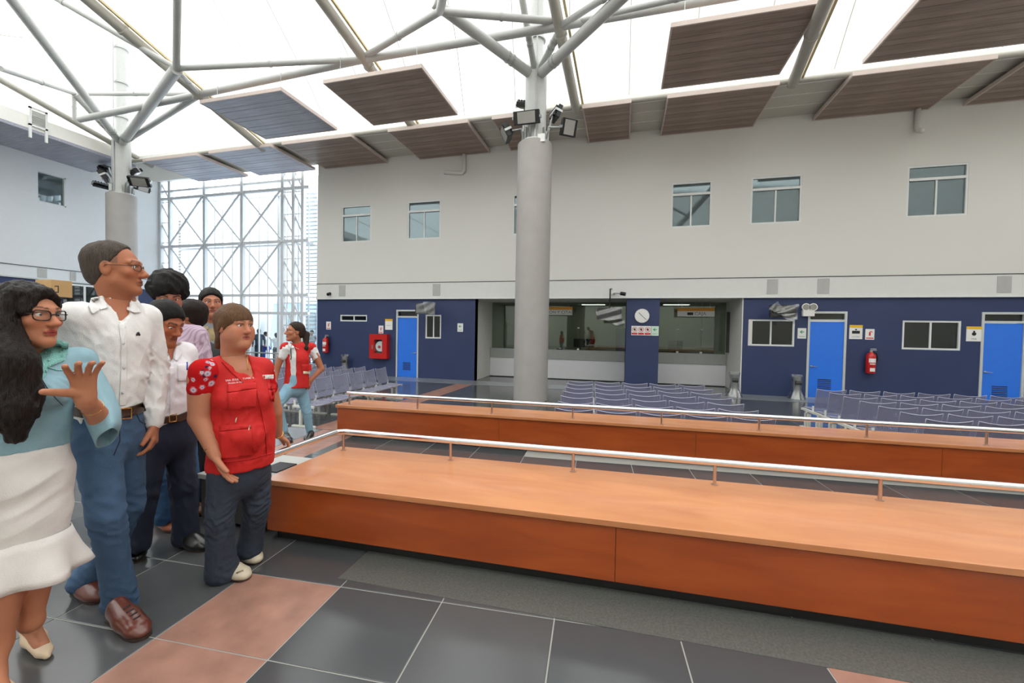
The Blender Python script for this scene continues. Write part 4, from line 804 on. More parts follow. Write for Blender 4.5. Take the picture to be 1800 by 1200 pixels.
# ================================================================ PEOPLE: smooth-blended solids meshed on a grid
def V3(p): return np.array([p[0], p[1], p[2]], dtype=np.float32)
class Sdf:
    """a list of rounded solids; each is blended into (or cut from) the ones before it"""
    def __init__(s): s.p = []
    def cone(s, a, b, ra, rb=None, k=.03, flat=None, fax=None, cut=False):
        # rounded cone a->b; flat<1 squeezes it along fax
        a, b = V3(a), V3(b); rb = ra if rb is None else rb
        if flat is not None: n = V3(fax); n = n/np.linalg.norm(n)
        else: n = None
        s.p.append(('c', a, b, float(ra), float(rb), k, flat, n, cut)); return s
    def chain(s, pts, rad, k=.03, flat=None, fax=None):
        for i in range(len(pts)-1): s.cone(pts[i], pts[i+1], rad[i], rad[i+1], k, flat, fax)
        return s
    def ell(s, c, rad, R3=None, k=.02, cut=False):
        s.p.append(('e', V3(c), np.array(rad, np.float32), None if R3 is None else np.array(R3, np.float32), None, k, None, None, cut)); return s
    def plane(s, c, n, k=.01):      # keep the side n points to
        n = V3(n); n = n/np.linalg.norm(n); s.p.append(('p', V3(c), n, 0, 0, k, None, None, True)); return s
    def fn(s, f, lo, hi, k=.0, cut=False): s.p.append(('f', f, V3(lo), V3(hi), 0, k, None, None, cut)); return s
    def bounds(s):
        lo, hi = np.full(3, 1e9), np.full(3, -1e9)
        for q in s.p:
            if q[8] or q[0] == 'p': continue
            a, b = s.box(q); lo = np.minimum(lo, a); hi = np.maximum(hi, b)
        return lo, hi
    def box(s, q):
        if q[0] == 'c': r = max(q[3], q[4]); return np.minimum(q[1], q[2])-r, np.maximum(q[1], q[2])+r
        if q[0] == 'e': r = max(q[2]); return q[1]-r, q[1]+r
        if q[0] == 'f': return q[2], q[3]
    @staticmethod
    def ev(q, P):
        if q[0] == 'c':
            _, a, b, ra, rb, k, flat, n, cut = q; pa = P-a; ba = b-a
            if n is not None:
                d = pa @ n; pa = pa+(d*(1/flat-1))[..., None]*n; e = float(ba @ n); ba = ba+e*(1/flat-1)*n
            t = np.clip((pa @ ba)/max(1e-9, float(ba @ ba)), 0, 1); d = np.linalg.norm(pa-t[..., None]*ba, axis=-1)-(ra+(rb-ra)*t)
            return d*(flat if n is not None and flat < 1 else 1)**.5 if n is not None else d
        if q[0] == 'e':
            p = P-q[1]
            if q[3] is not None: p = p @ q[3].T
            r = q[2]; k0 = np.linalg.norm(p/r, axis=-1); k1 = np.linalg.norm(p/(r*r), axis=-1)+1e-6; return k0*(k0-1)/k1
        if q[0] == 'p': return -((P-q[1]) @ q[2])
        if q[0] == 'f': return q[1](P)
    def hit(s, px, py, near=1.0, far=9.):
        # where the line of sight through a pixel meets the solid
        d = rayd(px, py); d = d/np.linalg.norm(d); t = near; o = np.array([0, 0, H])
        for _ in range(160):
            P = (o+d*t)[None].astype(np.float32); v = min(float(Sdf.ev(q, P)[0]) for q in s.p if not q[8]); 
            if v < .002: break
            t += max(v*.8, .002)
            if t > far: return None
        return Vector(o+d*t)
    def open_v(s, pts, k=.006):
        hs = [(s.hit(a, b), r) for a, b, r in pts]; hs = [(p, r) for p, r in hs if p is not None]
        for (p, r), (q, r2) in zip(hs, hs[1:]): s.cone(p, q, r, r2, k, cut=True)
        return s
    def mesh(s, h, disp=None, lo=None, hi=None):
        l, u = s.bounds()
        if lo is not None: l = np.maximum(l, lo)
        if hi is not None: u = np.minimum(u, hi)
        l = l-4*h; n = np.ceil((u+4*h-l)/h).astype(int)+1
        F = np.full(n, .5, np.float32)
        for q in s.p:
            k = q[5]
            if q[0] == 'p': i0, i1 = np.zeros(3, int), n
            else:
                a, b = s.box(q); i0 = np.clip(np.floor((a-k-3*h-l)/h).astype(int), 0, n); i1 = np.clip(np.ceil((b+k+3*h-l)/h).astype(int)+1, 0, n)
            if (i1 <= i0).any(): continue
            g = np.stack(np.meshgrid(*[l[j]+h*np.arange(i0[j], i1[j]) for j in range(3)], indexing='ij'), -1).astype(np.float32)
            d = Sdf.ev(q, g); S = F[i0[0]:i1[0], i0[1]:i1[1], i0[2]:i1[2]]
            if q[8]:
                d = -d if q[0] != 'p' else d
                if k > 0: hh = np.maximum(k-np.abs(S-d), 0)/k; S[...] = np.maximum(S, d)+hh*hh*k*.25
                else: S[...] = np.maximum(S, d)
            else:
                if k > 0: hh = np.maximum(k-np.abs(S-d), 0)/k; S[...] = np.minimum(S, d)-hh*hh*k*.25
                else: S[...] = np.minimum(S, d)
        if disp is not None:
            ix = np.argwhere(np.abs(F) < 3*h+.03); P = (l+h*ix).astype(np.float32); F[ix[:, 0], ix[:, 1], ix[:, 2]] += disp(P).astype(np.float32)
        return surface_nets(F, l, h)
def surface_nets(F, l, h):
    neg = F < 0; c = [neg[i:neg.shape[0]-1+i, j:neg.shape[1]-1+j, k:neg.shape[2]-1+k] for i in (0, 1) for j in (0, 1) for k in (0, 1)]
    sm = sum(x.astype(np.int8) for x in c); act = (sm > 0) & (sm < 8); ix = np.argwhere(act)
    if len(ix) == 0: return np.zeros((0, 3)), np.zeros((0, 4), int)
    off = np.array([(i, j, k) for i in (0, 1) for j in (0, 1) for k in (0, 1)]); val = np.stack([F[ix[:, 0]+o[0], ix[:, 1]+o[1], ix[:, 2]+o[2]] for o in off], 1)
    acc = np.zeros((len(ix), 3)); cnt = np.zeros(len(ix))
    for a in range(8):
        for b in range(a+1, 8):
            if np.abs(off[a]-off[b]).sum() != 1: continue
            va, vb = val[:, a], val[:, b]; m = (va < 0) != (vb < 0); t = np.where(m, va/np.where(m, va-vb, 1), 0)
            acc += np.where(m[:, None], off[a]+t[:, None]*(off[b]-off[a]), 0); cnt += m
    V = l+h*(ix+acc/cnt[:, None]); idm = np.full(act.shape, -1, np.int64); idm[ix[:, 0], ix[:, 1], ix[:, 2]] = np.arange(len(ix)); Q = []
    for ax in range(3):
        o1, o2 = [(1, 2), (2, 0), (0, 1)][ax]
        sl = [slice(1, -1)]*3; sl[ax] = slice(0, -1); A = neg[tuple(sl)]; sl[ax] = slice(1, None); B = neg[tuple(sl)]
        e = np.argwhere(A != B); 
        if len(e) == 0: continue
        e = e.copy(); 
        for j in range(3):
            if j != ax: e[:, j] += 1
        flip = A[tuple((e-np.array([0 if j == ax else 1 for j in range(3)])).T)]
        d1 = np.zeros(3, int); d1[o1] = 1; d2 = np.zeros(3, int); d2[o2] = 1
        g = lambda q: idm[q[:, 0], q[:, 1], q[:, 2]]
        q = np.stack([g(e-d1-d2), g(e-d2), g(e), g(e-d1)], 1); q = np.where(flip[:, None], q, q[:, ::-1]); Q.append(q)
    Q = np.concatenate(Q); Q = Q[(Q >= 0).all(1)]; return V, Q
def mesh_object(name, V, Q, mat, parent, col=None, smooth=True):
    me = bpy.data.meshes.new(name); o3 = np.array(W0(parent)) if parent is not None else np.zeros(3); V2 = (V-o3).astype(np.float32)
    me.vertices.add(len(V2)); me.vertices.foreach_set('co', V2.ravel()); nl = Q.size; me.loops.add(nl); me.loops.foreach_set('vertex_index', Q.astype(np.int32).ravel())
    k = Q.shape[1]; me.polygons.add(len(Q)); me.polygons.foreach_set('loop_start', np.arange(0, nl, k, dtype=np.int32)); me.update(calc_edges=True); me.validate()
    me.polygons.foreach_set('use_smooth', np.ones(len(me.polygons), bool)); me.materials.append(MATS[mat])
    if col is not None:
        at = me.color_attributes.new('Col', 'FLOAT_COLOR', 'POINT'); c4 = np.ones((len(V2), 4), np.float32); c4[:, :3] = col; at.data.foreach_set('color', c4.ravel())
    ob = bpy.data.objects.new(name, me); COL.objects.link(ob)
    if parent is not None: ob.parent = parent
    return ob
def relax(V, Q, it=2):
    # light smoothing so the grid steps do not show
    e = np.concatenate([Q[:, [0, 1]], Q[:, [1, 2]], Q[:, [2, 3]], Q[:, [3, 0]]])
    for _ in range(it):
        A = np.zeros_like(V); n = np.zeros(len(V)); np.add.at(A, e[:, 0], V[e[:, 1]]); np.add.at(A, e[:, 1], V[e[:, 0]]); np.add.at(n, e[:, 0], 1); np.add.at(n, e[:, 1], 1)
        V = V*.5+A/np.maximum(n, 1)[:, None]*.5
    return V
def wob(P, seed, freq, n=6, aniso=(1, 1, 1)):
    rg = np.random.default_rng(seed); out = np.zeros(len(P)); an = np.array(aniso)
    for i in range(n):
        d = rg.normal(size=3)*an; d = d/np.linalg.norm(d)*freq*rg.uniform(.6, 1.5); out += np.sin(P @ d+rg.uniform(0, 6.28)+1.3*np.sin(P @ (np.roll(d, 1)*.45)+i))
    return out/n
def folds(seed, spots, base=.0015, freq=38., aniso=(1, 1, 1)):
    # creases: faint everywhere, stronger around the listed (point, radius, depth) spots
    def f(P):
        w_ = np.full(len(P), base)
        for c, r, a in spots: w_ = w_+a*np.exp(-((P-np.array(c))**2).sum(1)/(r*r))
        x = wob(P, seed, freq*3.2, 5, aniso); y = wob(P, seed+7, freq*1.1, 4, aniso); return 1.6*w_*(2*np.abs(x)**.7-1+.5*y)
    return f
def rot_frame(yaw, pitch=0, roll=0, base=None):
    # local x = person's right->left across the face, y = where the face looks, z = up; yaw turns about the vertical
    return np.array(Matrix.Rotation(yaw, 3, 'Z') @ Matrix.Rotation(pitch, 3, 'X') @ Matrix.Rotation(roll, 3, 'Y'))
SKIN = {}
M_attr('skin', .50, .05, 300., 0., .3); M_attr('eye', .15, spec=.6); M_attr('cloth_print', .85, spec=.15)
for nm, c, r in (('hair_black', (22, 19, 18), .5), ('hair_dark', (36, 27, 23), .5), ('hair_grey', (78, 68, 60), .6), ('hair_brown', (104, 74, 50), .5), ('hair_long', (30, 22, 20), .42), ('hair_pony', (54, 40, 33), .5)):
    m_ = M(nm, c, r, var=.5, scale=26, stretch=(7, 7, .5), bump=.9, bscale=44, spec=.25)
for nm, c, r, bs in (('shirt_white', (232, 230, 228), .8, .25), ('shirt_white_b', (230, 226, 230), .8, .25), ('jeans_blue', (62, 88, 118), .85, .3), ('jeans_dark', (30, 36, 56), .85, .3), ('jeans_mid', (44, 78, 116), .85, .3), ('jeans_light', (132, 172, 192), .85, .3), ('trousers_navy', (44, 52, 66), .8, .25), ('vest_red', (196, 22, 18), .75, .25), ('blouse_aqua', (138, 172, 184), .75, .2), ('crochet', (142, 202, 194), .85, .9), ('skirt_white', (222, 216, 212), .75, .2), ('vest_khaki', (158, 140, 102), .85, .3), ('shirt_grey', (128, 132, 138), .85, .2), ('jacket_black', (26, 27, 32), .7, .2), ('jacket_dark', (56, 66, 78), .7, .2), ('polo_white', (226, 226, 226), .8, .2), ('trousers_blue', (36, 60, 150), .8, .2)):
    M(nm, c, r, var=.10, scale=9, bump=bs, bscale=220)
M('shoe_brown', (94, 46, 34), .28, var=.2, scale=14, coat=.4); M('shoe_tan', (150, 84, 56), .4, var=.15); M('shoe_black', (24, 23, 24), .3, var=.1, coat=.4); M('shoe_beige', (196, 184, 162), .45, var=.08); M('shoe_nude', (214, 190, 160), .4, var=.05); M('sole', (52, 38, 32), .6)
M('belt_brown', (62, 42, 32), .4, var=.2); M('gold', (212, 168, 92), .25, metal=.9); M('glasses_black', (18, 18, 20), .25); M('glasses_dark', (46, 34, 32), .3); M('button_white', (206, 204, 200), .4); M('thread_white', (238, 232, 228), .7); M('zip_metal', (180, 160, 140), .3, metal=.8)
M_glass('lens', (.97, .97, .97), .07)
M_stripe('shirt_pink', (196, 176, 192), (172, 146, 168), 75., 0, .4)

def head_parts(c, R3, s, o):
    """sdf of head + neck root, world placed; o: options"""
    S = Sdf(); L = lambda p: np.array(c)+R3 @ (np.array(p)*s); wf = o.get('wide', 1.)
    S.ell(L((0, -.018, .035)), np.array((.074, .096, .086))*s, R3.T, 0)
    S.ell(L((0, .022, -.022)), np.array((.061*wf, .070, .092))*s, R3.T, .03)
    S.cone(L((-.046*wf, .01, -.058)), L((-.012, .066, -.098)), .024*s*wf, .019*s, .03); S.cone(L((.046*wf, .01, -.058)), L((.012, .066, -.098)), .024*s*wf, .019*s, .03)
    S.ell(L((0, .072, -.098)), np.array((.020, .018, .016))*s, R3.T, .02)
    if o.get('fat'): S.ell(L((0, .035, -.105)), np.array((.05, .05, .03))*s, R3.T, .04); S.ell(L((-.045, .05, -.045)), np.array((.03, .035, .04))*s, R3.T, .03); S.ell(L((.045, .05, -.045)), np.array((.03, .035, .04))*s, R3.T, .03)
    for x in (-1, 1):
        S.cone(L((x*.012, .084, .030)), L((x*.048, .066, .030)), .0105*s, .008*s, .018)      # brow
        S.ell(L((x*.041, .058, -.018)), np.array((.024, .022, .020))*s, R3.T, .02)             # cheek
        S.ell(L((x*.031, .101, .010)), np.array((.019, .020, .011))*s, R3.T, .012, True)       # eye socket
        S.cone(L((x*.017, .0845, .0190)), L((x*.046, .0755, .0185)), .0042*s, .0038*s, .005)     # upper lid
        S.cone(L((x*.018, .083, -.0012)), L((x*.044, .075, -.0005)), .0036*s, .0034*s, .005)      # lower lid
        S.ell(L((x*.0765*wf, -.008, -.002)), np.array((.009, .021, .033))*s, R3.T, .008)        # ear
        S.ell(L((x*.086*wf, -.004, .0)), np.array((.006, .010, .018))*s, R3.T, .006, True)
        S.ell(L((x*.0115, .098, -.030)), np.array((.0085, .011, .008))*s, R3.T, .006)          # nostril wing
    nl = o.get('nose', 1.)
    S.cone(L((0, .086, .018)), L((0, .100+.010*nl, -.022)), .0075*s, .0115*s, .014); S.ell(L((0, .101+.012*nl, -.025)), np.array((.0115, .011, .0105))*s, R3.T, .008)
    S.cone(L((-.017, .087, -.0545)), L((.017, .087, -.0545)), .0062*s, None, .008); S.cone(L((-.015, .087, -.0665)), L((.015, .087, -.0665)), .0072*s, None, .008)
    S.ell(L((0, .092, -.0535)), np.array((.010, .006, .006))*s, R3.T, .006)
    S.cone(L((-.024, .097, -.0602)), L((.024, .097, -.0602)), .0024*s, None, .004, cut=True)
    return S, L
def head_color(V, L, R3, c, s, o):
    q = (V-np.array(c)) @ R3/s; sk = np.array(lin(o['skin'])[:3]); col = np.tile(sk, (len(V), 1)); rg = wob(V, 3, 30)
    col *= (1+.05*rg)[:, None]
    def mixin(mask, cc, a=1.): 
        m = np.clip(mask*a, 0, 1)[:, None]; col[:] = col*(1-m)+np.array(cc)*m
    x, y, z = q[:, 0], q[:, 1], q[:, 2]; f = y > .05
    mixin(np.exp(-((np.abs(x)-.042)**2/.0006+(z+.02)**2/.0006))*f, sk*np.array((1.12, .86, .82)), .5)                       # cheeks
    mixin(np.exp(-(x**2/.0002+(z+.022)**2/.0003))*(y > .09), sk*np.array((1.1, .86, .82)), .5)
    lip = (np.abs(x) < .0235) & (np.abs(z+.0605) < .0125*(1-(np.abs(x)/.026)**2)+.001) & (y > .06); mixin(lip.astype(float), lin(o.get('lips', (150, 82, 72)))[:3], .85)
    mixin(((np.abs(x) < .022) & (np.abs(z+.0602) < .0018) & (y > .06)).astype(float), np.array(lin((70, 32, 28))[:3]), .8)
    br = (np.abs(np.abs(x)-.032) < .021) & (np.abs(z-(.0335+.006*np.clip((np.abs(x)-.012)/.03, 0, 1)-.010*np.clip((np.abs(x)-.040)/.015, 0, 1))) < .0045*o.get('brow', 1.)) & (y > .04); mixin(br.astype(float), lin(o.get('browc', (40, 28, 22)))[:3], .8)
    mixin(((np.abs(np.abs(x)-.0315) < .0175) & (np.abs(z-.0175) < .0022) & (y > .05)).astype(float), np.array(lin((50, 30, 26))[:3]), .6)   # lash line
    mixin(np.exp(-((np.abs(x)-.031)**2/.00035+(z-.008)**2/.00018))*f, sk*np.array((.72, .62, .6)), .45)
    if o.get('stubble'): mixin((np.exp(-((z+.075)**2/.0012))*(y > .0)*(np.abs(x) < .07)), sk*np.array((.72, .70, .72)), o['stubble'])
    if o.get('scalp'):   # short cropped hair painted at the temples
        mixin(((z > .02) & (y < .03)).astype(float), lin(o['scalp'])[:3], .6)
    return np.clip(col, 0, 1)
def eyes(c, R3, s, o, parent):
    for x in (-1, 1):
        mb = MB(); ce = Vector(np.array(c)+R3 @ (np.array((x*.031, .0715, .0090))*s)); r = .0125*s; n, m_ = 14, 10
        fw = Vector(R3 @ np.array(o.get('gaze', (0, 1, 0)))).normalized(); rings = []
        for i in range(m_+1):
            th = PI*i/m_; rings.append(mb.ring(ce+fw*(r*math.cos(th)), fw, max(r*math.sin(th), 1e-5), n))
        mb.loft(rings, False); V = np.array(mb.v); d = ((V-np.array(ce)) @ np.array(fw))/r; col = np.where((d > .985)[:, None], np.array((.01, .01, .01)), np.where((d > .84)[:, None], np.array(lin((52, 30, 20))[:3]), np.array((.72, .68, .64))))
        mesh_object('eye', V, np.array(mb.f), 'eye', parent, col)
def hand_sdf(S, wrist, d, nrm, thumb, curl, spread=.10, s=1., thumb_out=.7, tcurl=.2):
    """d: wrist->knuckles, nrm: out of the palm; thumb: +1/-1 side; curl: bend per joint for index..little"""
    d = Vector(d).normalized(); nrm = Vector(nrm); nrm = (nrm-d*nrm.dot(d)).normalized(); sd = d.cross(nrm).normalized()*thumb; w_ = Vector(wrist)
    pl = .088*s; kn = w_+d*pl
    S.cone(w_-d*.02*s, w_+d*.02*s, .026*s, .026*s, .02, .75, nrm)
    for x, r in ((.026, .0145), (.009, .0155), (-.010, .015), (-.027, .0135)): S.cone(w_+d*.015*s+sd*x*.6*s, kn+sd*x*s, .016*s, r*s*.85, .012, .85, nrm)
    ln = (.044, .050, .046, .036); off = (.028, .0095, -.0095, -.028)
    for i in range(4):
        p = kn+sd*off[i]*s-d*.004*s; dr = (d+sd*(off[i]/.028*spread)).normalized(); a = 0; r = (.0102, .0106, .0102, .0092)[i]*s; L_ = ln[i]*s
        for j in range(3):
            a += curl[i] if not isinstance(curl[i], (tuple, list)) else curl[i][j]; q = (dr*math.cos(a)+nrm*math.sin(a)); p2 = p+q*L_*(1, .68, .52)[j]
            S.cone(p, p2, r*(1-.05*j), r*(1-.05*(j+1)), .004); p = p2
    b = w_+d*.028*s+sd*.022*s+nrm*.004*s; td = (sd*thumb_out+d*(1-thumb_out*.55)+nrm*.25).normalized(); p = b; r = .0158*s
    for j, L_ in enumerate((.040, .030, .024)):
        p2 = p+td*L_*s; S.cone(p, p2, r*(1-.1*j), r*(1-.1*(j+1)), .010 if j == 0 else .004); td = (td+(d*.6+nrm*.4)*tcurl).normalized(); p = p2
    return S
def shoe(name, heel, toe, mat, parent, style='oxford', s=1.):
    """built along heel->toe, lying on the ground under both"""
    h0, t0 = Vector(heel), Vector(toe); d = (t0-h0).normalized(); L_ = (t0-h0).length; up = Vector((0, 0, 1)); sd = d.cross(up).normalized(); up = sd.cross(d)
    def P(x, y, z): return tuple(h0+d*(x*L_)+sd*y*s+up*z*s)
    S = Sdf(); hh = .055 if style == 'heel' else 0.
    if style == 'heel':
        S.cone(P(.12, 0, .075), P(.45, 0, .035), .030*s, .036*s, .02); S.cone(P(.45, 0, .035), P(.85, 0, .022), .038*s, .030*s, .02, .7, up); S.cone(P(.85, 0, .02), P(.97, 0, .014), .024*s, .013*s, .01)
        S.cone(P(.08, 0, .05), P(.06, 0, .006), .014*s, .006*s, .01)
        S.ell(P(.38, 0, .085), (.12*s, .032*s, .045*s), np.array([d, sd, up]), .006, True)
    else:
        lo = style == 'loafer'
        S.cone(P(.15, 0, .040), P(.50, 0, .040), .035*s, .041*s, .02); S.cone(P(.50, 0, .036), P(.78, 0, .030), .044*s, .044*s, .04, .72, up); S.cone(P(.78, 0, .030), P(.90, 0, .024), .043*s, .028*s, .03, .68, up)
        if not lo: S.cone(P(.20, 0, .085), P(.62, 0, .046), .037*s, .030*s, .05)
        else: S.ell(P(.30, 0, .10), (.085*s, .026*s, .045*s), np.array([d, sd, up]), .004, True); S.cone(P(.50, 0, .066), P(.64, 0, .062), .020*s, .018*s, .015)
    S.plane(P(0, 0, .008 if style != 'heel' else .003), up, .003)
    V, Q = S.mesh(.005); V = relax(V, Q, 1); o = mesh_object(name, V, Q, mat, parent)
    if style != 'heel':
        mb = MB(); n = 28; ring = []
        for k in range(n):
            an = 2*PI*k/n; x = .5+.5*math.cos(an); wd = (.034 if x < .35 else .034+.013*math.sin(min(1, (x-.35)/.35)*PI/2))*(1 if x < .75 else math.sqrt(max(0, 1-((x-.75)/.27)**2))*.9+.1)
            ring.append((x, math.copysign(1, math.sin(an))*wd*min(1, abs(math.sin(an))*2.2)))
        mb.loft([[P(x, y, z) for x, y in ring] for z in (.001, .014)]); mb.build('sole', 'sole', o, off=W0(o))
    return o
def hem(S, p, drop=.02, r=.11): S.ell(Vector(p)-Vector((0, 0, drop+.13)), (r, r, .13), None, .004, True)
def bvh_of(*obs):
    vs, fs = [], []
    for o in obs:
        w0 = W0(o); b = len(vs); vs += [v.co+w0 for v in o.data.vertices]; fs += [tuple(b+i for i in p.vertices) for p in o.data.polygons]
    return BVHTree.FromPolygons(vs, fs)
CAMP = Vector((0, 0, H))
def patch(name, bvh, poly, mat, parent, off=.003, thick=.004, step=3., smooth=True, col=None):
    """a piece of cloth/leather lying on a surface: outline measured in the photograph, laid onto the garment's own surface"""
    xs = [p[0] for p in poly]; ys = [p[1] for p in poly]
    bm = bmesh.new(); vs = [bm.verts.new((p[0], p[1], 0)) for p in poly]; bm.faces.new(vs); bmesh.ops.triangulate(bm, faces=bm.faces[:])
    for axis in (0, 1):
        lo, hi = (min(xs), max(xs)) if axis == 0 else (min(ys), max(ys)); k = lo+step
        while k < hi:
            no = (1, 0, 0) if axis == 0 else (0, 1, 0); co = (k, 0, 0) if axis == 0 else (0, k, 0)
            bmesh.ops.bisect_plane(bm, geom=bm.verts[:]+bm.edges[:]+bm.faces[:], plane_co=co, plane_no=no); k += step
    last = None; pts = {}
    for v in bm.verts:
        d = Vector(rayd(v.co.x, v.co.y)).normalized(); hit, n, _, dist = bvh.ray_cast(CAMP, d)
        pts[v] = (d, hit, n, dist)
    ds = [q[3] for q in pts.values() if q[1] is not None]
    if not ds: bm.free(); return None
    md = sorted(ds)[len(ds)//2]
    for v, (d, hit, n, dist) in pts.items():
        if hit is None or abs(dist-md) > .16: v.co = CAMP+d*md
        else: v.co = hit-d*off
    me = bpy.data.meshes.new(name); w0 = W0(parent)
    for v in bm.verts: v.co -= w0
    bmesh.ops.recalc_face_normals(bm, faces=bm.faces[:]); bm.to_mesh(me); bm.free(); me.materials.append(MATS[mat])
    for p in me.polygons: p.use_smooth = smooth
    ob = bpy.data.objects.new(name, me); COL.objects.link(ob); ob.parent = parent
    if thick: md_ = ob.modifiers.new('s', 'SOLIDIFY'); md_.thickness = thick; md_.offset = 0
    return ob
def strip_poly(pts, w_):
    L_, R_ = [], []
    for i, p in enumerate(pts):
        a = pts[max(0, i-1)]; b = pts[min(len(pts)-1, i+1)]; dx, dy = b[0]-a[0], b[1]-a[1]; n = math.hypot(dx, dy) or 1; L_.append((p[0]-dy/n*w_/2, p[1]+dx/n*w_/2)); R_.append((p[0]+dy/n*w_/2, p[1]-dx/n*w_/2))
    return L_+R_[::-1]
def surf_text(name, bvh, body, px, py, hpx, ang, mat, parent, off=.004):
    cu = bpy.data.curves.new(name, 'FONT'); cu.body = body; cu.size = hpx*1.35; cu.align_x = 'LEFT'; cu.align_y = 'CENTER'; cu.resolution_u = 1
    t = bpy.data.objects.new('tmp_text', cu); COL.objects.link(t); dg = bpy.context.evaluated_depsgraph_get(); me = bpy.data.meshes.new_from_object(t.evaluated_get(dg)); bpy.data.objects.remove(t)
    ca, sa = math.cos(ang), math.sin(ang); w0 = W0(parent)
    for v in me.vertices:
        x, y = px+v.co.x*ca+v.co.y*sa, py+v.co.x*sa-v.co.y*ca; d = Vector(rayd(x, y)).normalized(); hit, n, _, dist = bvh.ray_cast(CAMP, d); v.co = ((hit-d*off) if hit is not None else CAMP+d*2.4)-w0
    me.materials.clear(); me.materials.append(MATS[mat]); ob = bpy.data.objects.new(name, me); COL.objects.link(ob); ob.parent = parent; return ob
class Figure:
    """a person standing at floor point B; J(px,py,off) is a joint seen at a pixel, off metres behind the plane through B that faces the camera"""
    def __init__(s, label, B, group='people', doff=0.):
        s.B = Vector(B); v = Vector((s.B.x, s.B.y, 0)).normalized(); s.v = v; s.r = Vector((v.y, -v.x, 0)); s.az = math.atan2(-v.y, -v.x)-PI/2   # yaw that faces the camera
        s.t = thing('person', label, 'person', tuple(s.B), group); s.corep = []; s.doff = doff; s.skc = (176, 116, 88)
    def J(s, px, py, off=0.):
        d = Vector(rayd(px, py)); n = s.v; t = (s.B.dot(n)+off+s.doff)/d.dot(n); return Vector((0, 0, H))+d*t
    def face(s, turn): return s.az+turn       # turn>0: towards the picture's right
    def dir(s, turn): a = s.az+turn; return Vector((-math.sin(a), math.cos(a), 0))
    def head(s, px, py, off, turn, pitch, roll, size, o, hair, hairmat, neck=None, nr=.055):
        c = np.array(s.J(px, py, off)); R3 = rot_frame(s.face(turn), pitch, roll); S, L = head_parts(c, R3, size, o)
        if neck is not None:
            S.cone(L((0, -.022, -.06)), neck, nr*size, nr*1.02, .04); 
        V, Q = S.mesh(.0036); V = relax(V, Q, 1); col = head_color(V, L, R3, c, size, o)
        s.parts.append((V, Q, col)); s.hc, s.hR, s.hs, s.hL = c, R3, size, L; s.ho = o
        eyes(c, R3, size, o, s.t)
        if hair is not None:
            Hs = Sdf(); hair(Hs, L, R3, size); hd = lambda P: o.get('groove', .0030)*wob(P, 11, o.get('groovef', 150), 5, (1, 1, o.get('groovez', .25)))+o.get('hairamp', .003)*wob(P, 5, o.get('hairfreq', 60), 6)
            V, Q = Hs.mesh(.0050, hd); V = relax(V, Q, 1); s.hair = mesh_object('hair', V, Q, hairmat, s.t)
    parts = None
    def core(s):
        S = Sdf()
        for q in s.corep: S.p.append(('c', q[1], q[2], q[3]*.62, q[4]*.62, .01, q[6], q[7], False))
        if S.p: V, Q = S.mesh(.016); s.parts.append((V, Q, np.tile(np.array(lin(s.skc)[:3]), (len(V), 1))))
    def skin_piece(s, S, h, color):
        V, Q = S.mesh(h); V = relax(V, Q, 1); c = np.tile(np.array(lin(color)[:3]), (len(V), 1))*(1+.06*wob(V, 9, 25))[:, None]; s.parts.append((V, Q, np.clip(c, 0, 1)))
    def body(s):
        s.core(); V = np.concatenate([p[0] for p in s.parts]); o = 0; Q = []; C = []
        for p in s.parts: Q.append(p[1]+o); o += len(p[0]); C.append(p[2])
        s.bodyob = mesh_object('body', V, np.concatenate(Q), 'skin', s.t, np.concatenate(C)); return s.bodyob
    def garment(s, name, S, mat, h=.007, disp=None, smooth=2, col=None):
        s.corep += [q for q in S.p if q[0] == 'c' and not q[8] and name not in ('vest', 'skirt')]; V, Q = S.mesh(h, disp); V = relax(V, Q, smooth); return mesh_object(name, V, Q, mat, s.t, col(V) if col else None)
def hair_cap(front, nape, thick=.010, wide=0., back=0., top=0.):
    """short hair: cap over the skull, cut along the line front->nape (points in head units)"""
    def f(S, L, R3, s):
        S.ell(L((0, -.020-back*.5, .038+top*.5)), np.array((.076+thick+wide, .098+thick+back, .087+thick+top))*s, R3.T, 0)
        S.ell(L((0, -.045, -.02)), np.array((.068+thick*.6, .06+thick, .07))*s, R3.T, .02)
        n = np.array((0, -(nape[1]-front[1])*-1, 0)); d = np.array((0, front[0]-nape[0], front[1]-nape[1])); nn = np.array((0, -d[2], d[1])); S.plane(L((0, front[0], front[1])), R3 @ nn, .006)
    return f
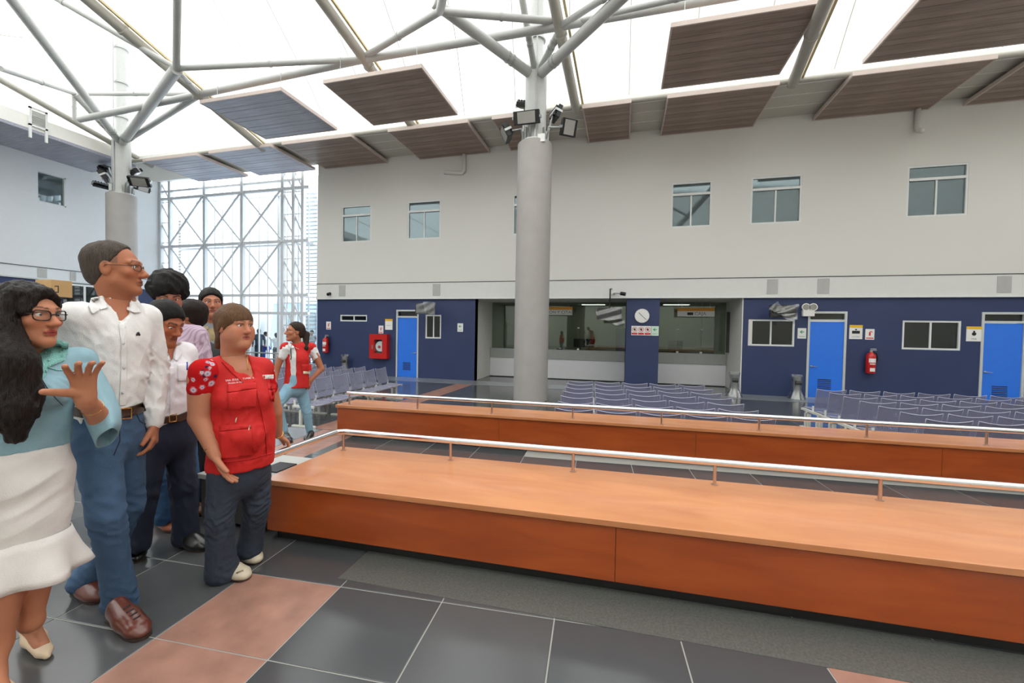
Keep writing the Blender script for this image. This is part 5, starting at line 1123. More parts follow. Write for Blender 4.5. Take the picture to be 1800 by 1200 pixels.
# ================================================================ THE PEOPLE
def glasses(fig, mat, rx, rz, thin, half=False, cat=False):
    L, s = fig.hL, fig.hs; t = thing('x', 'x', 'x'); bpy.data.objects.remove(t)
    mb = MB(); z0 = .006; yf = .099
    rims = []
    for x in (-1, 1):
        pts = []
        for k in range(20):
            a = 2*PI*k/20; px_, pz = rx*math.cos(a), rz*math.sin(a)
            if cat and pz > 0: pz *= 1+.25*max(0, math.cos(a)*1.0)
            sq = .82+.18*abs(math.cos(2*a)); pts.append((x*.034+x*px_/sq*.92, yf-.010*abs(x*.034+x*px_)/.06-.4*(px_+.034 if px_ > 0 else 0)**2*4, z0+pz/sq*.95))
        rims.append(pts); n = 20 if not half else 11
        P_ = [L(p) for p in (pts+[pts[0]] if not half else pts[:11])]; mb.path(P_, thin, 6)
        lens = MB(); c = L((x*.034, yf-.004, z0)); b = len(lens.v); lens.v = [tuple(c)]+[tuple(L(p)) for p in pts]; lens.f = [(0, 1+k, 1+(k+1) % 20) for k in range(20)]; lens.build('lens', 'lens', fig.t)
        mb.path([L((x*.062, .086, z0+.006)), L((x*.076, .05, z0+.006)), L((x*.082, -.005, z0+.004)), L((x*.080, -.022, -.012))], thin*.9, 6)
    mb.path([L((-.010, yf+.001, z0+.004)), L((0, yf+.005, z0+.006)), L((.010, yf+.001, z0+.004))], thin, 6)
    return mb.build('glasses_frame', mat, fig.t, smooth=True)
def torso(S, sh, pts, rad, fd, flat=.66, k=.06, shr=.07):
    S.chain(pts, rad, .012, flat, fd); S.cone(sh[0], sh[1], shr*.86, shr*.86, .06); return S
def limb(S, pts, rad, k=.03):
    S.cone(pts[0], pts[1], rad[0], rad[1], .035)
    for i in range(1, len(pts)-1): S.cone(pts[i], pts[i+1], rad[i], rad[i+1], .010)
    return S

# ---------------------------------------------------------------- tall man in the white shirt
F = Figure('tall man in white shirt, blue jeans and glasses looking right', fl(190, 1072)); F.parts = []; J = F.J; fd = F.dir(.75)
skin2 = (172, 108, 78)
F.head(203, 473, .0, 1.22, .02, 0, 1.08, {'skin': skin2, 'nose': .85, 'lips': (150, 84, 70), 'brow': .8, 'browc': (64, 48, 38), 'stubble': .25, 'gaze': (-.1, 1, 0), 'scalp': (96, 84, 74)}, hair_cap((.052, .104), (-.050, -.085), .006), 'hair_grey', J(210, 538, .03), .058)
S = Sdf(); S.cone(J(211, 533, .03), J(206, 560, .02), .060, .085, .03); S.chain([J(206, 548, .02), J(200, 595, 0)], [.092, .156], .02, .70, fd); F.skin_piece(S, .007, skin2)
S = Sdf(); wr = J(271, 745, .06); S.cone(J(272, 728, .07), wr, .028, .026, .02); hand_sdf(S, wr, J(272, 782, .02)-wr, -F.r+F.v*.3, -1, (.42, .5, .55, .6), .03, 1.02, .45, .5); F.skin_piece(S, .0042, skin2)
glasses(F, 'glasses_dark', .025, .016, .0016)
S = Sdf(); sL, sR = J(136, 558, -.10), J(254, 558, .12)
torso(S, (sL, sR), [J(206, 548, .02), J(200, 595, 0), J(194, 660, 0), J(190, 722, 0)], [.10, .165, .162, .150], fd, .70)
S.cone(J(211, 533, .03), J(206, 560, .02), .066, .09, .03)
limb(S, [sR, J(275, 645, .15), J(271, 728, .07)], [.070, .058, .047]); limb(S, [sL, J(112, 650, -.05), J(120, 735, .02)], [.070, .058, .046])
S.cone(J(271, 722, .07), J(271, 742, .06), .044, .040, .01)
S.open_v([(206, 522, .050), (212, 545, .036), (214, 570, .006)]); S.cone(J(206, 500, .03), J(211, 524, .03), .075, .063, .010, cut=True)
sh = F.garment('shirt', S, 'shirt_white', .0065, folds(21, [(J(190, 712, -.05), .12, .005), (J(276, 650, .1), .10, .006), (J(240, 640, 0), .10, .004), (J(270, 715, .05), .07, .004), (J(150, 580, -.1), .1, .003)], .0014, 26, (1, 1, .5)))
S = Sdf(); S.chain([J(190, 728, 0), J(192, 765, 0)], [.150, .150], .02, .74, fd); a1 = [J(170, 775, -.06), J(188, 905, -.13), J(203, 1000, -.04), J(212, 1062, .0)]; a2 = [J(216, 775, .06), J(226, 890, .10), J(182, 980, .22), J(150, 1018, .26)]
limb(S, a1, [.090, .071, .064, .074]); limb(S, a2, [.088, .070, .064, .070])
S.plane(J(190, 724, 0), (0, 0, -1), .004); hem(S, a1[3], .035); hem(S, a2[3], .03); tr = F.garment('jeans', S, 'jeans_blue', .007, folds(22, [(a1[1], .12, .0040), (a1[3], .10, .007), (a1[0], .14, .0036), (a2[1], .12, .0034), (a2[3], .10, .006)], .0014, 22, (1, 1, 1.1)))
s1 = shoe('shoe', fl(196, 1086), fl(256, 1124), 'shoe_brown', F.t); bs = bvh_of(s1)
for k in range(4): x, y = 222+k*6, 1066+k*6; patch('lace', bs, strip_poly([(x-6, y+4), (x, y+1), (x+7, y-3)], 2), 'ink_black', s1, .003, .003, 6)
shoe('shoe', fl(134, 1038), fl(182, 1058), 'shoe_brown', F.t)
bv = bvh_of(sh, tr)
patch('belt', bv, strip_poly([(124, 722), (150, 727), (185, 729), (215, 726), (240, 720), (254, 714)], 16), 'belt_brown', F.t, .006, .004)
bk = patch('buckle', bv, strip_poly([(209, 719), (231, 717), (231, 735), (209, 737), (209, 718)], 2.4), 'gold', F.t, .012, .003, 4)
patch('placket', bv, strip_poly([(214, 568), (218, 600), (218, 650), (215, 712)], 11), 'shirt_white', F.t, .003, .003)
for x, y in ((217, 603), (218, 646), (216, 690)): patch('button', bv, [(x-2, y-2), (x+2, y-2), (x+2, y+2), (x-2, y+2)], 'button_white', F.t, .007, .003)
patch('collar', bv, [(160, 524), (174, 522), (188, 534), (190, 541), (176, 544), (163, 552), (156, 538)], 'shirt_white', F.t, .012, .005, 4); patch('collar', bv, [(226, 528), (236, 533), (248, 549), (238, 550), (224, 545), (221, 536)], 'shirt_white', F.t, .012, .005, 4)
n0 = J(208, 522, .03); ax = (J(206, 508, .03)-J(211, 536, .03)).normalized(); fu = (fd-ax*fd.dot(ax)).normalized(); fv = ax.cross(fu); cr = MB()
cr.grid(lambda u, v: n0+ax*(-.05+.065*v)+(fu*math.cos(1.15+u*(2*PI-2.3))+fv*math.sin(1.15+u*(2*PI-2.3)))*(.079-.011*v), 24, 4); cr.build('collar_stand', 'shirt_white', F.t, smooth=True, solid=.004)
patch('embroidery', bv, [(239, 588), (241, 584), (244, 583), (247, 588), (246, 590), (243, 589), (240, 590)], 'ink_black', F.t, .004, .0015)
patch('fly_seam', bv, strip_poly([(210, 740), (211, 775), (200, 800)], 1.6), 'jeans_dark', F.t, .003, .001); patch('pocket_seam', bv, strip_poly([(240, 727), (246, 740), (256, 745)], 1.6), 'jeans_dark', F.t, .003, .001); F.body()

# ---------------------------------------------------------------- woman with raised hand
F = Figure('woman with long dark hair, aqua blouse and white skirt raising her hand', fl(60, 1150), 'people', -.14); F.parts = []; J = F.J; fd = F.dir(.35); skin1 = (184, 122, 92)
def long_hair(S, L, R3, s):
    hair_cap((.070, .075), (-.02, -.06), .016)(S, L, R3, s)
    for x, r_, y_ in ((1, 1., 0.), (-1, .5, -.03)): S.cone(L((x*.066, .028+y_, .085)), L((x*.090, .012+y_, -.02)), .030*s*r_, .030*s*r_, .02); S.cone(L((x*.090, .012+y_, -.02)), L((x*.082, -.01+y_, -.14)), .032*s*r_, .04*s*r_, .02)
    S.cone(L((.02, .062, .098)), L((.066, .06, .02)), .020*s, .016*s, .02); S.cone(L((-.01, .062, .100)), L((-.058, .055, .045)), .018*s, .010*s, .02)
    S.chain([Vector(L((0, -.09, 0))), J(2, 640, .02), J(-4, 740, .02)], [.085, .095, .075], .05); S.chain([Vector(L((.085, -.0, -.06))), J(14, 640, -.15), J(24, 720, -.19), J(28, 765, -.19)], [.06, .075, .060, .030], .04)
    S.chain([J(44, 640, -.16), J(62, 690, -.19), J(72, 708, -.2)], [.035, .022, .008], .02)
F.head(50, 556, 0, .72, -.02, 0, 1.03, {'skin': skin1, 'nose': .9, 'lips': (160, 62, 58), 'brow': .7, 'hairamp': .002, 'groove': .0065, 'groovef': 230, 'groovez': .06, 'gaze': (.0, 1, 0)}, long_hair, 'hair_long', J(52, 632, .03), .050)
wr = J(150, 700, -.24); S = Sdf(); S.cone(J(178, 738, -.07), wr, .042, .027, .02); hand_sdf(S, wr, Vector((0, 0, 1))-F.v*.35-F.r*.08, -F.v*.9+F.r*.15-Vector((0, 0, .3)), -1, (.30, .34, .34, .26), .30, 1.06, .97, -.05); F.skin_piece(S, .0042, skin1)
S = Sdf(); S.cone(J(52, 628, .03), J(45, 680, .02), .07, .12, .05, .6, fd); wl1 = J(-88, 835, -.12); S.cone(J(-95, 735, -.05), wl1, .044, .028, .02); hand_sdf(S, wl1, (0, 0, -1), F.r, 1, (.3, .35, .4, .4), .05); S.cone(J(45, 680, .02), J(-52, 645, -.05), .08, .04, .03); S.cone(J(-52, 645, -.05), J(-95, 735, -.05), .040, .042, .02)
kL, kR = [J(14, 930, -.02), J(8, 1040, -.05), J(-2, 1130, -.02)], [J(62, 930, .02), J(62, 1010, .0), J(55, 1092, .04)]
F.skin_piece(S, .008, skin1)
S = Sdf(); t0, h0 = fl(84, 1160), fl(42, 1116); limb(S, kR, [.054, .058, .034]); S.cone(kR[2], h0.lerp(t0, .25)+Vector((0, 0, .085)), .036, .030, .03); S.cone(h0.lerp(t0, .25)+Vector((0, 0, .08)), h0.lerp(t0, .75)+Vector((0, 0, .035)), .030, .026, .03)
t1, h1 = fl(22, 1262), fl(-18, 1214); limb(S, kL, [.054, .058, .036]); S.cone(kL[2], h1.lerp(t1, .2)+Vector((0, 0, .09)), .036, .030, .03); S.cone(h1.lerp(t1, .2)+Vector((0, 0, .08)), h1.lerp(t1, .7)+Vector((0, 0, .035)), .030, .026, .03); F.skin_piece(S, .006, skin1)
glasses(F, 'glasses_black', .027, .020, .0024, cat=True)
shoe('shoe', h0, t0, 'shoe_nude', F.t, 'heel'); shoe('shoe', h1, t1, 'shoe_nude', F.t, 'heel')
S = Sdf(); sR, sL = J(140, 634, .06), J(-52, 640, -.06); torso(S, (sL, sR), [J(52, 634, .02), J(42, 680, 0), J(40, 740, 0), J(40, 790, 0)], [.09, .158, .142, .142], fd, .74, .06, .058)
S.ell(J(80, 690, -.10), (.062, .062, .06), None, .05); S.ell(J(20, 690, -.13), (.062, .062, .06), None, .05)
S.cone(J(60, 610, -.06), J(64, 622, -.14), .062, .045, .012, cut=True); limb(S, [sL, J(-95, 740, -.05)], [.06, .055]); S.plane(J(40, 788, 0), (0, 0, 1), .004)
limb(S, [sR, J(164, 688, .03)], [.054, .050])
bl = F.garment('blouse', S, 'blouse_aqua', .0065, folds(31, [(J(110, 690, -.1), .10, .004), (J(60, 770, -.1), .10, .003)], .0012, 26))
def ring_at(c, u, v, ru, rv, n=32, ph=0., wav=0.): return [tuple(Vector(c)+Vector(u)*(ru*math.cos(2*PI*k/n)*(1+wav*math.sin(5*2*PI*k/n+ph)))+Vector(v)*(rv*math.sin(2*PI*k/n)*(1+wav*math.sin(5*2*PI*k/n+ph)))) for k in range(n)]
slv = MB(); up = Vector((0, 0, 1)); rings = []
for (px, py, off, ru, rv, tilt) in ((142, 642, .05, .050, .056, .2), (156, 672, .03, .054, .060, .25), (170, 702, .0, .058, .070, .3), (181, 732, -.04, .058, .092, .4), (187, 755, -.06, .048, .105, .5), (188, 770, -.08, .036, .110, .6)):
    ax = (F.r*.35-up-F.v*tilt).normalized(); u = (F.r-ax*F.r.dot(ax)).normalized(); v_ = ax.cross(u); rings.append(ring_at(J(px, py, off), u, v_, ru, rv, 32, 1., .04))
slv.loft(rings, False); slv.build('sleeve', 'blouse_aqua', F.t, smooth=True, solid=.004)
bv = bvh_of(bl)
patch('crochet_collar', bv, [(92, 596), (106, 598), (121, 603), (118, 620), (114, 633), (98, 640), (84, 646), (80, 660), (72, 671), (63, 670), (56, 664), (50, 640), (51, 630), (64, 625), (80, 615), (88, 606)], 'crochet', F.t, .004, .006, 4)
rg2 = np.random.default_rng(4); 
for k in range(26):
    x = 56+rg2.uniform(0, 60); y = 600+rg2.uniform(0, 66)
    if 0 < (x-50)*.9 and abs((y-600)-(118-x)*.9) < 16+rg2.uniform(-4, 8): patch('crochet_knot', bv, [(x+2.2*math.cos(a), y+2.2*math.sin(a)) for a in (0, 1.05, 2.1, 3.14, 4.2, 5.2)], 'crochet', F.t, .010, .004, 9)
patch('bust_seam', bv, strip_poly([(70, 660), (82, 680), (98, 700), (110, 712)], 1.6), 'jacket_dark', F.t, .003, .0015)
patch('yoke_seam', bv, strip_poly([(84, 645), (100, 650), (116, 650), (128, 656)], 2), 'crochet', F.t, .004, .002)
S = Sdf(); S.chain([J(40, 790, 0), J(42, 840, 0), J(46, 900, 0), J(48, 945, 0)], [.134, .146, .134, .122], .02, .82, fd); S.plane(J(40, 786, 0), (0, 0, -1), .004); S.plane(J(48, 950, 0), (0, 0, 1), .004)
sk = F.garment('skirt', S, 'skirt_white', .0065, folds(33, [(J(90, 830, -.1), .12, .0030), (J(40, 850, -.13), .14, .0026), (J(60, 900, -.1), .12, .002)], .0004, 14, (.25, .25, 1.6)))
fl_ = MB(); rings = []
for py, r_, wv in ((938, .124, .0), (955, .133, .03), (980, .148, .08), (1002, .164, .14), (1014, .170, .17)): rings.append(ring_at(J(48, py, 0), F.r, F.v, r_, r_*.85, 80, .9, wv))
fl_.loft(rings, False); fl_.build('flounce', 'skirt_white', F.t, smooth=True, solid=.004)
mb = MB(); wc = J(161, 715, -.17); ax = (wr-J(178, 738, -.07)).normalized(); mb.path([Vector(p) for p in mb.ring(wc, ax, .036, 16)]+[Vector(mb.ring(wc, ax, .036, 16)[0])], .0012, 5); mb.build('bracelet', 'gold', F.t); F.body()

# ---------------------------------------------------------------- woman in the red vest
F = Figure('woman with brown fringe in red lettered vest and dark flared trousers at the near bench', fl(412, 1010)); F.parts = []; J = F.J; fd = F.dir(.42); skin6 = (186, 124, 96)
def bob(S, L, R3, s):
    hair_cap((.096, .046), (-.035, -.055), .016)(S, L, R3, s)
    S.cone(L((.0, -.10, -.03)), L((.02, -.115, -.12)), .040*s, .022*s, .03); S.cone(L((.083, .0, .02)), L((.088, -.015, -.02)), .016*s, .012*s, .02); S.cone(L((-.083, .01, .02)), L((-.084, .0, -.015)), .016*s, .010*s, .02)
F.head(414, 574, 0, .62, -.03, 0, .97, {'skin': skin6, 'nose': .85, 'lips': (164, 84, 78), 'brow': .8, 'wide': 1.10, 'fat': True, 'browc': (78, 52, 40), 'gaze': (-.15, 1, 0)}, bob, 'hair_brown', J(410, 634, .02), .060)
S = Sdf(); S.cone(J(412, 634, .02), J(416, 652, .01), .068, .085, .03); S.chain([J(412, 650, .02), J(425, 695, 0)], [.094, .146], .02, .80, fd); F.skin_piece(S, .007, skin6)
wl_ = J(378, 797, -.12); S = Sdf(); limb(S, [J(354, 665, -.04), J(352, 735, -.03), wl_], [.066, .056, .034]); hand_sdf(S, wl_, J(398, 838, -.14)-wl_, F.r*.75-F.v*.2, 1, (.16, .20, .22, .26), .05, 1.0, .4, .35); F.skin_piece(S, .0046, skin6)
hr = fl(497, 782, .605); wr6 = J(489, 764, (Vector((hr.x, hr.y, 0)).dot(F.v)-F.B.dot(F.v))-.01); S = Sdf(); limb(S, [J(466, 660, .10), J(482, 722, .16), wr6], [.056, .046, .028]); hand_sdf(S, wr6, hr+Vector((.03, .03, .012))-wr6, Vector((0, 0, -1))-F.r*.2, 1, (.5, .55, .6, .6), .04, .94, .5, .4); F.skin_piece(S, .0046, skin6)
# flowered blouse under the vest
def flower_col(V):
    col = np.tile(np.array(lin((186, 20, 24))[:3]), (len(V), 1)); rg = np.random.default_rng(12)
    for k in range(240):
        c = V[rg.integers(len(V))]; r_ = rg.uniform(.008, .017); d = np.linalg.norm(V-c, axis=1); cc = [(226, 208, 214), (40, 34, 60), (206, 190, 206)][k % 3]; m = np.clip((r_-d)/.004, 0, 1)[:, None]; col = col*(1-m)+np.array(lin(cc)[:3])*m; m = np.clip((r_*.35-d)/.003, 0, 1)[:, None]; col = col*(1-m)+np.array(lin((60, 24, 60))[:3])*m
    return col
S = Sdf(); sL, sR = J(358, 652, -.05), J(460, 650, .08); torso(S, (sL, sR), [J(414, 656, .02), J(424, 700, 0), J(427, 760, 0)], [.10, .148, .155], fd, .78, .06, .07); limb(S, [sL, J(352, 682, -.045)], [.062, .062]); limb(S, [sR, J(470, 680, .10)], [.058, .058]); S.open_v([(412, 628, .062), (426, 642, .046), (436, 655, .020)])
F.garment('flowered_blouse', S, 'cloth_print', .007, None, 2, flower_col)
S = Sdf(); torso(S, (J(360, 652, -.04), J(460, 647, .07)), [J(412, 650, .02), J(425, 695, 0), J(428, 750, 0), J(424, 812, 0)], [.10, .158, .168, .176], fd, .80, .07, .078)
S.ell(J(404, 702, -.09), (.07, .07, .065), None, .04); S.ell(J(450, 702, -.06), (.07, .07, .065), None, .04); S.ell(J(430, 765, -.08), (.11, .10, .09), None, .04)
S.open_v([(412, 624, .066), (426, 641, .048), (440, 655, .022), (449, 668, .005)]); S.cone(J(418, 590, .02), J(412, 636, .02), .08, .066, .010, cut=True)
S.cone(J(338, 690, -.05), J(340, 740, -.03), .055, .06, .02, cut=True); S.cone(J(486, 700, .12), J(492, 750, .14), .045, .04, .02, cut=True); S.plane(J(424, 818, 0), (0, 0, 1), .005)
ve = F.garment('vest', S, 'vest_red', .0065, folds(41, [(J(400, 780, -.15), .12, .005), (J(460, 780, -.1), .10, .005), (J(430, 700, -.15), .1, .003)], .0014, 24, (1, 1, .7)))
S = Sdf(); S.chain([J(424, 800, 0), J(422, 830, 0)], [.152, .150], .02, .8, fd); a1 = [J(396, 835, -.05), J(386, 910, -.06), J(388, 970, -.03), J(391, 1002, -.01)]; a2 = [J(448, 830, .05), J(452, 885, .05), J(444, 935, .10), J(439, 962, .12)]
limb(S, a1, [.084, .068, .070, .086]); limb(S, a2, [.084, .070, .064, .074]); hem(S, a1[3], .03); hem(S, a2[3], .025, .09)
tr = F.garment('trousers', S, 'trousers_navy', .0065, folds(42, [(a1[1], .12, .005), (a1[3], .1, .005), (a2[1], .12, .006), (a2[0], .1, .004)], .001, 24, (.7, .7, 1.2)))
for a, b in (((388, 1006), (436, 1019)), ((420, 974), (455, 991))): 
    so_ = shoe('shoe', fl(*a), fl(*b), 'shoe_beige', F.t, 'loafer', .95); bs = bvh_of(so_); x, y = a[0]*.30+b[0]*.70, a[1]*.3+b[1]*.7-11; patch('snaffle', bs, strip_poly([(x-6, y+3), (x+6, y-2)], 2.4), 'zip_metal', so_, .003, .002, 9)
bv = bvh_of(ve)
surf_text('lettering', bv, 'DRA. ZULEMA TOMÁS G.', 396.5, 669.0, 3.4, -.11, 'thread_white', F.t); surf_text('lettering', bv, 'Ministra de Salud', 401, 673.6, 3.0, -.11, 'thread_white', F.t)
patch('name_patch', bv, [(461, 659), (481, 658), (481, 665), (464, 666)], 'thread_white', F.t, .004, .002, 6); surf_text('lettering', bv, 'PERÚ Ministerio', 466.5, 660.6, 1.9, 0, 'ink_black', F.t, .007); surf_text('lettering', bv, 'de Salud', 466.5, 663.4, 1.9, 0, 'ink_black', F.t, .007); patch('emblem', bv, [(462, 659.6), (466, 659.4), (466, 665), (464, 665.3)], 'sign_red', F.t, .006, .001, 9)
for poly in ([(399, 676), (450, 672), (451, 682), (400, 690)], [(400, 691), (451, 683), (450, 715), (402, 720)], [(470, 672), (485, 676), (485, 683), (472, 684)], [(472, 685), (484, 684), (482, 706), (475, 702)], [(386, 748), (440, 744), (442, 752), (386, 758)], [(386, 759), (442, 753), (444, 800), (388, 806)]): patch('pocket', bv, poly, 'vest_red', F.t, .006, .007, 5)
patch('zip', bv, strip_poly([(449, 668), (455, 700), (462, 730), (468, 760), (470, 800)], 2.2), 'vest_red', F.t, .007, .004)
for x, y in ((415, 737), (438, 751)): patch('zip_pull', bv, strip_poly([(x+1, y-4), (x-1, y+5)], 2), 'zip_metal', F.t, .012, .002, 9)
patch('neckline_trim', bv, strip_poly([(391, 634), (410, 655), (430, 672), (446, 684)], 4), 'vest_red', F.t, .005, .004); patch('waist_band', bv, strip_poly([(364, 806), (400, 812), (440, 806), (478, 796)], 2), 'vest_red', F.t, .005, .004)
F.body(); bb = bvh_of(F.bodyob); patch('necklace', bb, strip_poly([(434, 612), (434, 630), (436, 650)], 1), 'gold', F.t, .004, .001); mb = MB(); mb.path([Vector(p) for p in mb.ring(J(372, 787, -.105), J(378, 797, -.12)-J(362, 765, -.08), .036, 18)]*1+[Vector(mb.ring(J(372, 787, -.105), J(378, 797, -.12)-J(362, 765, -.08), .036, 18)[0])], .0022, 6); mb.build('bracelet', 'gold', F.t, smooth=True)
mb = MB(); rr = mb.ring(wr6-(wr6-J(482, 722, .16)).normalized()*.02, wr6-J(482, 722, .16), .031, 18); mb.path([Vector(p) for p in rr]+[Vector(rr[0])], .005, 6); mb.build('watch', 'gold', F.t, smooth=True)

# ---------------------------------------------------------------- shorter man in white shirt
F = Figure('shorter black-haired man in white shirt and dark jeans looking down', fl(288, 972)); F.parts = []; J = F.J; fd = F.dir(.55); skin3 = (164, 96, 66)
F.head(290, 570, 0, .72, -.36, .0, 1.02, {'skin': skin3, 'nose': 1.1, 'lips': (136, 76, 62), 'brow': 1.2, 'wide': 1.04, 'browc': (26, 20, 18), 'gaze': (0, 1, -.3)}, hair_cap((.076, .074), (-.045, -.075), .014, top=.010), 'hair_black', J(292, 622, .03), .056)
S = Sdf(); S.chain([J(292, 622, .02), J(295, 660, 0)], [.083, .141], .02, .74, fd); F.skin_piece(S, .008, skin3)
wr = J(338, 748, .06); S = Sdf(); S.cone(J(337, 735, .06), wr, .028, .026, .02); hand_sdf(S, wr, Vector((0, 0, -1))-F.v*.2, -F.r, -1, (.4, .45, .5, .5), .04, .98, .4, .4); F.skin_piece(S, .005, skin3)
S = Sdf(); sL, sR = J(256, 622, -.06), J(324, 620, .08); torso(S, (sL, sR), [J(292, 622, .02), J(295, 660, 0), J(298, 700, 0), J(299, 738, 0)], [.09, .150, .150, .150], fd, .74); limb(S, [sR, J(336, 685, .10), J(337, 738, .06)], [.066, .055, .044]); limb(S, [sL, J(246, 690, -.04), J(255, 735, -.08)], [.066, .055, .045]); S.cone(J(293, 600, .03), J(293, 616, .03), .07, .062, .012, cut=True)
S.open_v([(296, 612, .040), (300, 626, .022), (302, 640, .005)])
sh = F.garment('shirt', S, 'shirt_white_b', .0075, folds(51, [(J(300, 725, -.1), .12, .005), (J(334, 690, .08), .1, .005), (J(310, 660, -.1), .1, .003)], .0014, 24))
S = Sdf(); S.chain([J(299, 738, 0), J(298, 765, 0)], [.152, .155], .05, .76, fd); a1 = [J(272, 772, -.05), J(254, 860, -.06), J(240, 955, -.02)]; a2 = [J(314, 772, .05), J(323, 855, .02), J(327, 942, .03)]; limb(S, a1, [.084, .070, .068]); limb(S, a2, [.086, .072, .072]); hem(S, a1[2], .02); hem(S, a2[2], .02); S.plane(J(299, 734, 0), (0, 0, -1), .004)
tr = F.garment('jeans', S, 'jeans_dark', .0078, folds(52, [(a1[1], .12, .006), (a2[1], .12, .006), (a1[2], .1, .006), (a2[2], .1, .007)], .0012, 24, (.7, .7, 1.3)))
shoe('shoe', fl(234, 962), fl(241, 990), 'shoe_black', F.t); shoe('shoe', fl(318, 958), fl(364, 967), 'shoe_black', F.t)
bv = bvh_of(sh, tr); patch('belt', bv, strip_poly([(262, 736), (290, 738), (315, 735), (333, 728)], 13), 'belt_brown', F.t, .006, .004); patch('buckle', bv, strip_poly([(298, 730), (310, 727), (310, 740), (298, 742), (298, 730)], 1.6), 'gold', F.t, .011, .003, 5)
patch('placket', bv, strip_poly([(301, 645), (303, 690), (303, 732)], 8), 'shirt_white_b', F.t, .003, .003); patch('collar', bv, [(282, 612), (296, 622), (300, 634), (290, 636), (280, 624)], 'shirt_white_b', F.t, .010, .004, 5); patch('collar', bv, [(306, 616), (314, 612), (320, 622), (312, 634), (304, 630)], 'shirt_white_b', F.t, .010, .004, 5)
patch('pocket', bv, [(312, 640), (332, 638), (332, 668), (313, 670)], 'shirt_white_b', F.t, .004, .004, 5); patch('pen', bv, strip_poly([(329, 636), (329, 650)], 1.8), 'trousers_blue', F.t, .010, .003, 9); F.body()

# ---------------------------------------------------------------- men further back
F = Figure('man with bushy black curls and pink striped shirt bowing his head', fl(295, 932)); F.parts = []; J = F.J; fd = F.dir(.2); sk4 = (186, 126, 104)
F.head(296, 518, 0, .10, -.55, 0, 1.05, {'skin': sk4, 'hairamp': .014, 'hairfreq': 95}, hair_cap((.088, .060), (-.02, -.09), .024, wide=.010, top=.012), 'hair_black', J(304, 575, .05), .056)
S = Sdf(); S.cone(J(304, 570, .05), J(306, 620, .03), .07, .12, .05, .6, fd); F.skin_piece(S, .009, sk4); S = Sdf(); wr = J(352, 735, .0); S.cone(J(354, 715, .02), wr, .03, .026, .02); hand_sdf(S, wr, (0, 0, -1), -F.r, -1, (.4, .4, .45, .5), .04); F.skin_piece(S, .006, sk4)
S = Sdf(); sL, sR = J(262, 588, 0), J(344, 590, .04); torso(S, (sL, sR), [J(304, 590, .03), J(305, 630, 0), J(303, 680, 0), J(300, 720, 0)], [.10, .165, .160, .155], fd, .72); limb(S, [sR, J(360, 655, .05), J(354, 722, .02)], [.075, .062, .05]); limb(S, [sL, J(248, 655, .02), J(252, 722, .02)], [.075, .062, .05]); sh = F.garment('shirt', S, 'shirt_pink', .009, folds(61, [(J(345, 620, -.05), .12, .006)], .0016, 22))
bv = bvh_of(sh); patch('collar', bv, [(286, 560), (300, 572), (306, 584), (290, 584), (280, 570)], 'shirt_pink', F.t, .010, .004, 5)
S = Sdf(); S.chain([J(300, 715, 0), J(298, 745, 0)], [.152, .155], .05, .76, fd); a1 = [J(278, 752, 0), J(290, 830, -.04), J(288, 906, .0)]; a2 = [J(318, 752, .05), J(330, 835, .10), J(332, 895, .2)]; limb(S, a1, [.086, .070, .066]); limb(S, a2, [.086, .070, .066]); F.garment('jeans', S, 'jeans_mid', .009, folds(62, [(a1[1], .12, .006), (a1[2], .1, .008)], .0014, 24, (.7, .7, 1.3)))
shoe('shoe', fl(276, 914), fl(308, 936), 'shoe_tan', F.t); shoe('shoe', fl(326, 895), fl(352, 908), 'shoe_tan', F.t); F.body()

F = Figure('dark-haired man in black jacket half hidden behind the striped shirt', fl(350, 896)); F.parts = []; J = F.J; fd = F.dir(-.4); sk = (172, 112, 84)
F.head(333, 556, 0, -1.9, -.1, 0, .98, {'skin': sk, 'hairamp': .004}, hair_cap((.085, .055), (-.03, -.09), .014), 'hair_dark', J(345, 592, .02), .056)
S = Sdf(); S.cone(J(345, 590, .02), J(352, 630, .0), .07, .12, .05, .6, fd); wr = J(372, 735, 0); S.cone(J(374, 722, 0), wr, .03, .026, .02); hand_sdf(S, wr, (0, 0, -1), -F.r, -1, (.4, .4, .45, .5), .04); F.skin_piece(S, .009, sk)
S = Sdf(); torso(S, (J(316, 612, 0), J(372, 622, 0)), [J(342, 606, .02), J(350, 640, 0), J(350, 690, 0), J(348, 735, 0)], [.10, .165, .165, .165], fd, .74); limb(S, [J(372, 624, 0), J(384, 670, 0), J(374, 725, 0)], [.075, .062, .05]); limb(S, [J(318, 604, 0), J(310, 665, 0), J(318, 725, 0)], [.075, .062, .05]); F.garment('jacket', S, 'jacket_black', .010, folds(71, [], .002, 22))
S = Sdf(); S.chain([J(348, 725, 0), J(346, 755, 0)], [.155, .155], .05, .78, fd); limb(S, [J(332, 755, 0), J(334, 820, 0), J(338, 875, 0)], [.092, .076, .07]); limb(S, [J(362, 755, 0), J(362, 820, .04), J(362, 872, .06)], [.092, .076, .07]); F.garment('trousers', S, 'jacket_black', .010)
shoe('shoe', fl(334, 882), fl(346, 900), 'shoe_black', F.t); shoe('shoe', fl(358, 872), fl(370, 888), 'shoe_black', F.t); F.body()

